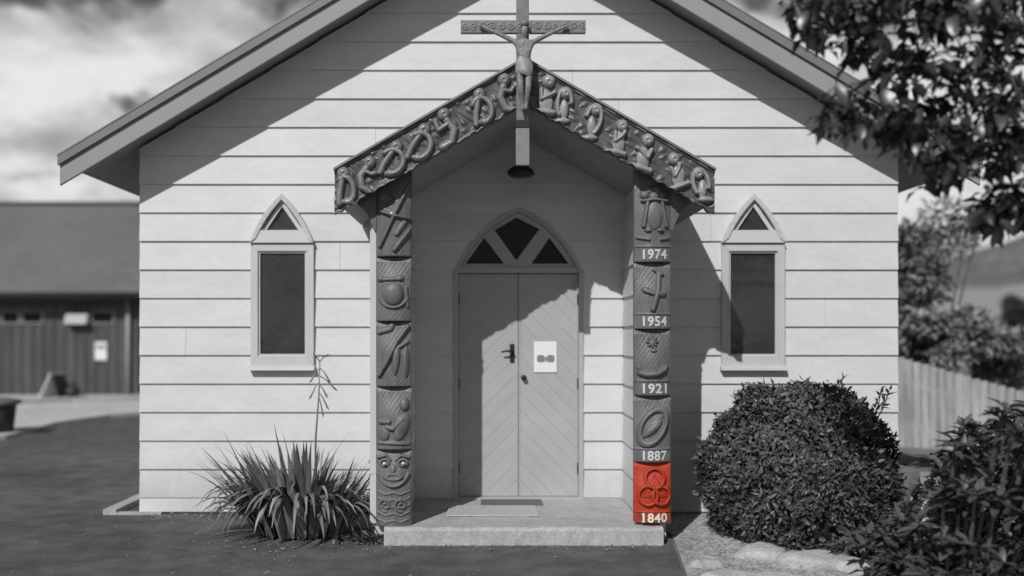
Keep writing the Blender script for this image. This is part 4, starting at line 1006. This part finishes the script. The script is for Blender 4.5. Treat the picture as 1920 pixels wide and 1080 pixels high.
# twig ends given by where the boughs reach, around the plane just in front of the roof
ends = [(1500, 20), (1520, 60), (1545, 15), (1570, 70), (1590, 30), (1600, 100), (1640, 60), (1650, 110), (1690, 40), (1700, 95), (1740, 120), (1760, 60), (1790, 30), (1600, -20), (1680, -10), (1780, -20), (1870, -10),
        (1820, 90), (1860, 50), (1900, 20), (1850, 130), (1900, 110), (1780, 165), (1730, 175), (1820, 180), (1870, 190), (1910, 180), (1700, 215), (1660, 210), (1590, 222), (1565, 225), (1625, 232), (1680, 250), (1735, 240),
        (1780, 235), (1830, 240), (1880, 250), (1915, 260), (1720, 290), (1760, 300), (1800, 300), (1850, 310), (1890, 300), (1745, 340), (1790, 330), (1835, 400), (1860, 420), (1890, 395), (1915, 410), (1850, 380), (1900, 360), (1940, 330), (1950, 200), (1960, 80),
        (1655, 20), (1740, 10), (1830, 10), (1660, 150), (1930, 410), (1720, 135)]
leaves = []; boughs = []
for z0_, px_, py_, ty_ in ((2.05, 1860, 405, -3.4), (2.35, 1700, 250, -3.35), (2.6, 1650, 140, -3.45), (2.9, 1560, 40, -3.4), (2.5, 1800, 290, -3.55), (3.2, 1720, -10, -3.5), (2.8, 1830, 130, -3.55)):
    A_ = Vector((TX-.1, TY, z0_)); B_ = Vector((wx(px_, ty_), ty_, wz(py_, ty_))); C_ = A_.lerp(B_, .5)+Vector((0, nr_.uniform(-.12, .12), .26))
    pts = [A_*(1-t)**2+C_*2*t*(1-t)+B_*t*t+Vector((0, 0, .03*math.sin(9*t+z0_*5))) for t in [q/9 for q in range(10)]]
    MB().tube(pts, [.05-.043*q/9 for q in range(10)], 7).build('bough', M_bark, tree, smooth=True); boughs += pts[2:]
ends = [(a_+nr_.uniform(-14, 14)*k, b_+nr_.uniform(-14, 14)*k) for a_, b_ in ends for k in (0, 1)]
for (px_, py_) in ends:
    y = nr_.uniform(-3.65, -3.2)
    tip = Vector((wx(px_, y), y, wz(py_, y)))
    st_ = min(boughs, key=lambda b_: (b_-tip).length + (0.6 if b_.x < tip.x else 0))
    m2 = st_.lerp(tip, 0.6)+Vector((nr_.uniform(-.06, .06), nr_.uniform(-.05, .05), 0.10*(tip-st_).length+.02))
    MB().tube([st_, m2, tip], [.010, .007, .003], 5).build('twig', M_bark, tree, smooth=True)
    for q in range(17):
        t = nr_.rand()**1.2*.75; p = tip.lerp(m2, t) + Vector((nr_.uniform(-.07, .07), nr_.uniform(-.1, .1), nr_.uniform(-.07, .07))); a_ = nr_.uniform(0, 6.28)
        dd_ = Vector((math.cos(a_)*0.75-0.05, math.sin(a_)*.7, nr_.uniform(-1.1, 0.25))).normalized()
        leaves.append((p, dd_, nr_.uniform(.55, 1.12)))
for (p, dd_, s_) in leaves[:0]: pass
order = sorted(range(len(leaves)), key=lambda i: leaves[i][0].y)
for r_, i in enumerate(order):
    p, dd_, s_ = leaves[i]
    if r_ < 295: put_leaf(tl[int(nr_.randint(5))], tree, p, dd_, (nr_.uniform(-.5, .5), nr_.uniform(-.6, .2), 1), s_)
rest = [leaves[i] for i in order[295:]]
V, Q = leaf_arrays([tuple(r[0]) for r in rest], np.array([tuple(r[1]) for r in rest]), np.array([[0, 0, 1.0]])+unit(len(rest))*0.5, [0.118*r[2] for r in rest], [0.06*r[2] for r in rest])
tag(arrays_obj('foliage', V, Q, M_leaf_t, tree), kind='stuff')
# the rest of the crown, further right and higher
n_ = 5200; dv = unit(n_); cc = np.array([TX+0.45, TY+0.0, 3.3]) + dv*np.array([1.1, 0.8, 1.1])*(nr_.rand(n_)**0.45)[:, None]
V, Q = leaf_arrays(cc, unit(n_)+np.array([0, 0, -.4]), unit(n_)*0.6+np.array([0, 0, 1]), nr_.uniform(.09, .17, n_), nr_.uniform(.04, .07, n_))
tag(arrays_obj('crown', V, Q, M_leaf_t, tree), kind='stuff')

# shrubs and trees behind the fence
def back_tree(name, label, base, cen, rad, n, L, m, cat, group=None, stems=5, seed=1, lobes=9):
    r = np.random.RandomState(seed)
    o = empty(name, (base[0], base[1], 0), label, cat, group)
    mb = MB()
    for k in range(stems):
        e = Vector(cen)+Vector(r.uniform(-.75, .75, 3)*np.array(rad)); mb = MB().tube([base, Vector(base).lerp(e, .5)+Vector((r.uniform(-.1, .1), 0, .1)), e], [.05*rad[0], .03*rad[0], .01*rad[0]], 6)
        mb.build('trunk' if k == 0 else 'limb', M_bark, o, smooth=True)
    lob = [(np.array(cen)+r.normal(0, .48, 3)*np.array(rad), r.uniform(.28, .5)) for _ in range(lobes)]
    per = n//lobes; cs_ = []; ds = []
    for lc_, lr in lob:
        d_ = r.normal(size=(per, 3)); d_ /= np.linalg.norm(d_, axis=1)[:, None]
        cs_.append(lc_ + d_*np.array(rad)*lr*(0.55+0.45*r.rand(per))[:, None]); ds.append(d_*0.7+r.normal(size=(per, 3))*0.5+np.array([0, 0, .1]))
    c_ = np.concatenate(cs_); d_ = np.concatenate(ds); kz = c_[:, 2] > 0.05; c_ = c_[kz]; d_ = d_[kz]
    V, Q = leaf_arrays(c_, d_, r.normal(size=(len(c_), 3))*0.6+np.array([0, 0, 1.0]), r.uniform(.7, 1.2, len(c_))*L, r.uniform(.3, .45, len(c_))*L)
    tag(arrays_obj('crown', V, Q, m, o), kind='stuff'); return o
G = 'shrubs behind the fence'
y = 7.2; s_ = sc_at(y)
back_tree('tall_shrub', 'tall narrow leafy shrub against the right corner of the church', (wx(1725, y), y, 0), (wx(1712, y), y, wz(500, y)), (0.5, 0.6, 1.1), 3000, .19, M_leaf_g, 'shrub', G, 5, 2, 12)
back_tree('spreading_shrub', 'pale spreading shrub just behind the paling fence', (wx(1770, 6.6), 6.6, 0), (wx(1780, 6.6), 6.6, wz(635, 6.6)), (1.0, 0.6, 0.5), 3800, .17, M_leaf_g, 'shrub', G, 6, 5, 13)
back_tree('low_shrub', 'low pale shrub at the right edge behind the fence', (wx(1890, 7.4), 7.4, 0), (wx(1885, 7.4), 7.4, wz(660, 7.4)), (0.9, 0.5, 0.5), 2600, .16, M_leaf_g, 'shrub', G, 5, 8, 9)
back_tree('round_tree', 'dark round distant tree on the pale slope at the right edge', (wx(1925, 60), 60, 0), (wx(1922, 60), 60, wz(610, 60)), (1.7, 1.7, 1.7), 3000, .5, mat('dark_far_leaf', 0.05, 0.6, 0.3, 1.0), 'tree', None, 4, 3, 14)
back_tree('wispy_sapling', 'thin sapling with sparse leaves leaning towards the pale sky gap', (wx(1740, 8.0), 8.0, 0), (wx(1770, 8.0), 8.0, wz(435, 8.0)), (0.75, 0.4, 0.6), 700, .17, M_leaf_g, 'tree', None, 6, 9, 7)

# flax clump left of the porch
FXc, FYc = -1.52, -0.86
flax = empty('flax_plant', (FXc, FYc, 0), 'arching flax clump with a tall seed stalk beside the step', 'plant')
def strap(root, d0, L, w, droop, m, seed):
    r = random.Random(seed); n = 9; mb = MB(); d = Vector(d0).normalized(); p = Vector(root); horiz = Vector((d.x, d.y, 0))
    horiz = horiz.normalized() if horiz.length > 1e-3 else Vector((1, 0, 0)); side = Vector((-horiz.y, horiz.x, 0))
    pts = []
    for i in range(n+1):
        t = i/n; pts.append((p.copy(), t)); d = (d + Vector((0, 0, -droop*(0.25+1.6*t)/n*3))).normalized(); p = p + d*L/n
        if p.z < 0.012: p.z = 0.012 + 0.004*r.random()
    for i, (q, t) in enumerate(pts):
        ww = w*0.5*(0.55+0.45*math.sin(math.pi*min(1, t*1.2)))*(1-t**5)+0.001
        mb.v += [q-side*ww+Vector((0, 0, .35*ww)), q, q+side*ww+Vector((0, 0, .35*ww))]
    for i in range(n):
        for j in range(2): mb.f.append([3*i+j, 3*i+j+1, 3*i+j+4, 3*i+j+3])
    mb.build('strap_leaf', m, flax, smooth=True)
for k in range(430):
    a_ = nr_.uniform(0, 6.283); e = nr_.rand()
    ring_ = nr_.uniform(0.02, 0.31); root = (FXc+ring_*1.3*math.cos(a_), FYc+ring_*math.sin(a_), 0.02)
    L = nr_.uniform(.46, .70); m = M_leaf_p if nr_.rand() < 0.15 else M_leaf_f
    if k < 235:      # drooping skirt
        up = nr_.uniform(1.8, 3.8); dr = nr_.uniform(.8, 1.2); L *= 1.25
    else:            # stiff upper leaves
        up = nr_.uniform(1.2, 3.4); dr = nr_.uniform(.05, .30); L *= 1.32
    d0 = (math.cos(a_)*1.15, math.sin(a_)*0.9, up)
    if math.sin(a_) > 0.3: L *= 0.8
    if math.cos(a_) > 0.4: L *= 0.84
    strap(root, d0, L, nr_.uniform(.044, .074), dr, m, k)
for px_, py_ in ((440, 842), (470, 850), (515, 800), (530, 812), (560, 835), (628, 835), (650, 815), (675, 858), (690, 850), (425, 880), (412, 905), (500, 845)):
    tip = Vector((wx(px_, FYc), FYc, wz(py_, FYc))); root = Vector((FXc+nr_.uniform(-.12, .12), FYc+nr_.uniform(-.14, .05), 0.05)); dv_ = tip-root
    strap(root, dv_+Vector((0, 0, .05)), dv_.length*1.03, .05, 0.05, M_leaf_f, 400+px_)
stalk = [(wx(590, FYc), FYc, 0.1), (wx(592, FYc), FYc, wz(820, FYc)), (wx(598, FYc), FYc, wz(740, FYc)), (wx(600, FYc), FYc, wz(675, FYc))]
sk = MB().tube(stalk, [.011, .009, .007, .004], 6).build('seed_stalk', M_leaf_f, flax, smooth=True)
for (a_, b_) in (((600, 690), (617, 712)), ((600, 690), (585, 712)), ((600, 705), (628, 728)), ((599, 715), (584, 742)), ((598, 735), (614, 762)), ((598, 745), (606, 775)), ((600, 678), (612, 668)), ((600, 680), (592, 668)), ((599, 722), (612, 740))):
    A_ = Vector((wx(a_[0], FYc), FYc, wz(a_[1], FYc))); B_ = Vector((wx(b_[0], FYc), FYc-.02, wz(b_[1], FYc)))
    mb = MB().tube([A_, A_.lerp(B_, .5)+Vector((0, 0, .012)), B_], [.004, .005, .008], 5); mb.tube([B_, B_+(B_-A_).normalized()*0.03], [.010, .003], 5); mb.build('seed_pod', M_leaf_f, sk)
# small tufts between clump and step
for k, (tx, ty) in enumerate(((-1.0, -1.02), (-0.93, -1.16))):
    tf = empty('small_tuft', (tx, ty, 0), ['low leafy tuft between the flax and the carved post', 'smaller tuft at the left corner of the step'][k], 'plant', 'tufts beside the step')
    n_ = 130; a_ = nr_.uniform(0, 6.28, n_); dv = np.stack([np.cos(a_)*.8, np.sin(a_)*.8, nr_.uniform(.2, 1.1, n_)], 1); c = np.array([tx, ty, 0.01])+np.stack([np.cos(a_), np.sin(a_), a_*0], 1)*nr_.uniform(0, .1, n_)[:, None]
    V, Q = leaf_arrays(c, dv, np.tile([0, 0, 1.0], (n_, 1))+unit(n_)*.2, nr_.uniform(.08, .17, n_)*(1-.25*k), nr_.uniform(.012, .024, n_), .2, .35); tag(arrays_obj('foliage', V, Q, M_leaf_f, tf), kind='stuff')

# rocks edging the garden bed
def rock(x, y, sx, sy, sz, seed, lab):
    r = np.random.RandomState(seed); mb = MB(); n1, n2 = 30, 16
    N = r.normal(size=(17, 3)); N /= np.linalg.norm(N, axis=1)[:, None]; N[0] = (0.08, -0.15, 0.98); N[1] = (0.1, -0.9, 0.42); hgt = r.uniform(.72, 1.0, 17); hgt[0] = .62; ph = r.rand(6)*6.28
    for i in range(n2+1):
        th = math.pi*i/n2
        for j in range(n1):
            f = 2*math.pi*j/n1; d_ = np.array([math.sin(th)*math.cos(f), math.sin(th)*math.sin(f), math.cos(th)]); dp = N@d_
            k = min(1.1, (hgt[dp > 0.15]/dp[dp > 0.15]).min() if (dp > 0.15).any() else 1.1)
            k *= 1+.03*math.sin(9*d_[0]+ph[0])*math.sin(8*d_[1]+ph[1])+.02*math.sin(17*d_[2]+ph[2]+6*d_[0])
            mb.v.append((x+d_[0]*sx*k, y+d_[1]*sy*k, sz*0.25+d_[2]*sz*k))
    for i in range(n2):
        for j in range(n1): mb.f.append([i*n1+j, i*n1+(j+1) % n1, (i+1)*n1+(j+1) % n1, (i+1)*n1+j])
    o = mb.build('garden_rock', M_rock, None, origin=(x, y, 0), smooth=True); tag(o, lab, 'rock', 'pale rocks edging the garden bed')
RL = ['small pale rock at the corner of the driveway near the step', 'largest pale rock, upright in front of the clipped bush', 'broad flat pale rock right of the largest rock', 'pale rock half under the leafy shrub',
      'low pale rock below the largest rock', 'wide pale slab rock at the bottom edge below the broad flat rock', 'pale rock deep in the shade of the leafy shrub', 'pale rock at the bottom edge beside the driveway',
      'pale rock showing between shrub leaves near the right edge', 'pale rock at the very right edge of the garden', 'pale rock at the bottom edge under the shrub', 'small pale rock behind the shrub stems at lower right']
for k, (px_, py_, w_, h_) in enumerate(((1325, 1062, 36, 16), (1425, 1052, 54, 28), (1520, 1062, 60, 26), (1600, 1072, 42, 24), (1372, 1092, 60, 18), (1480, 1104, 76, 20), (1660, 1080, 38, 20), (1300, 1108, 40, 16), (1850, 1058, 48, 20), (1915, 1066, 36, 20), (1585, 1114, 55, 22), (1780, 1078, 40, 18))):
    Yd = EYE*F/(py_-HY) - D; s_ = sc_at(Yd)
    rock(wx(px_, Yd), Yd, w_/s_, 0.8*w_/s_, h_/s_*1.15, 50+k, RL[k])
# leaf litter and grit along the edges of the driveway
n_ = 1500; lx_ = np.concatenate([nr_.uniform(-3.1, -0.85, 420), nr_.normal(-1.5, .5, 300), nr_.uniform(-.8, 1.4, 180), nr_.uniform(-4, 1.4, 200), nr_.uniform(1.45, 2.4, 400)])
ly_ = np.concatenate([-0.05-np.abs(nr_.normal(0, .12, 420)), nr_.normal(-1.15, .3, 300), -1.32-np.abs(nr_.normal(0, .09, 180)), nr_.uniform(-2.6, -.2, 200), nr_.uniform(-2.4, -1.1, 400)])
lz_ = np.full(n_, 0.016); dv = unit(n_); dv[:, 2] *= 0.12
V, Q = leaf_arrays(np.stack([lx_, ly_, lz_], 1), dv, np.tile([0, 0, 1.0], (n_, 1))+unit(n_)*.3, nr_.uniform(.012, .05, n_), nr_.uniform(.008, .02, n_), .15, -.05)
tag(arrays_obj('leaf_litter', V, Q, mat('dry_leaf_litter', 0.24, 0.8, 0.6, 14.0)), 'scattered dry leaves and grit along the wall base and step', 'leaf litter', kind='stuff')
print('objects', len(bpy.data.objects))
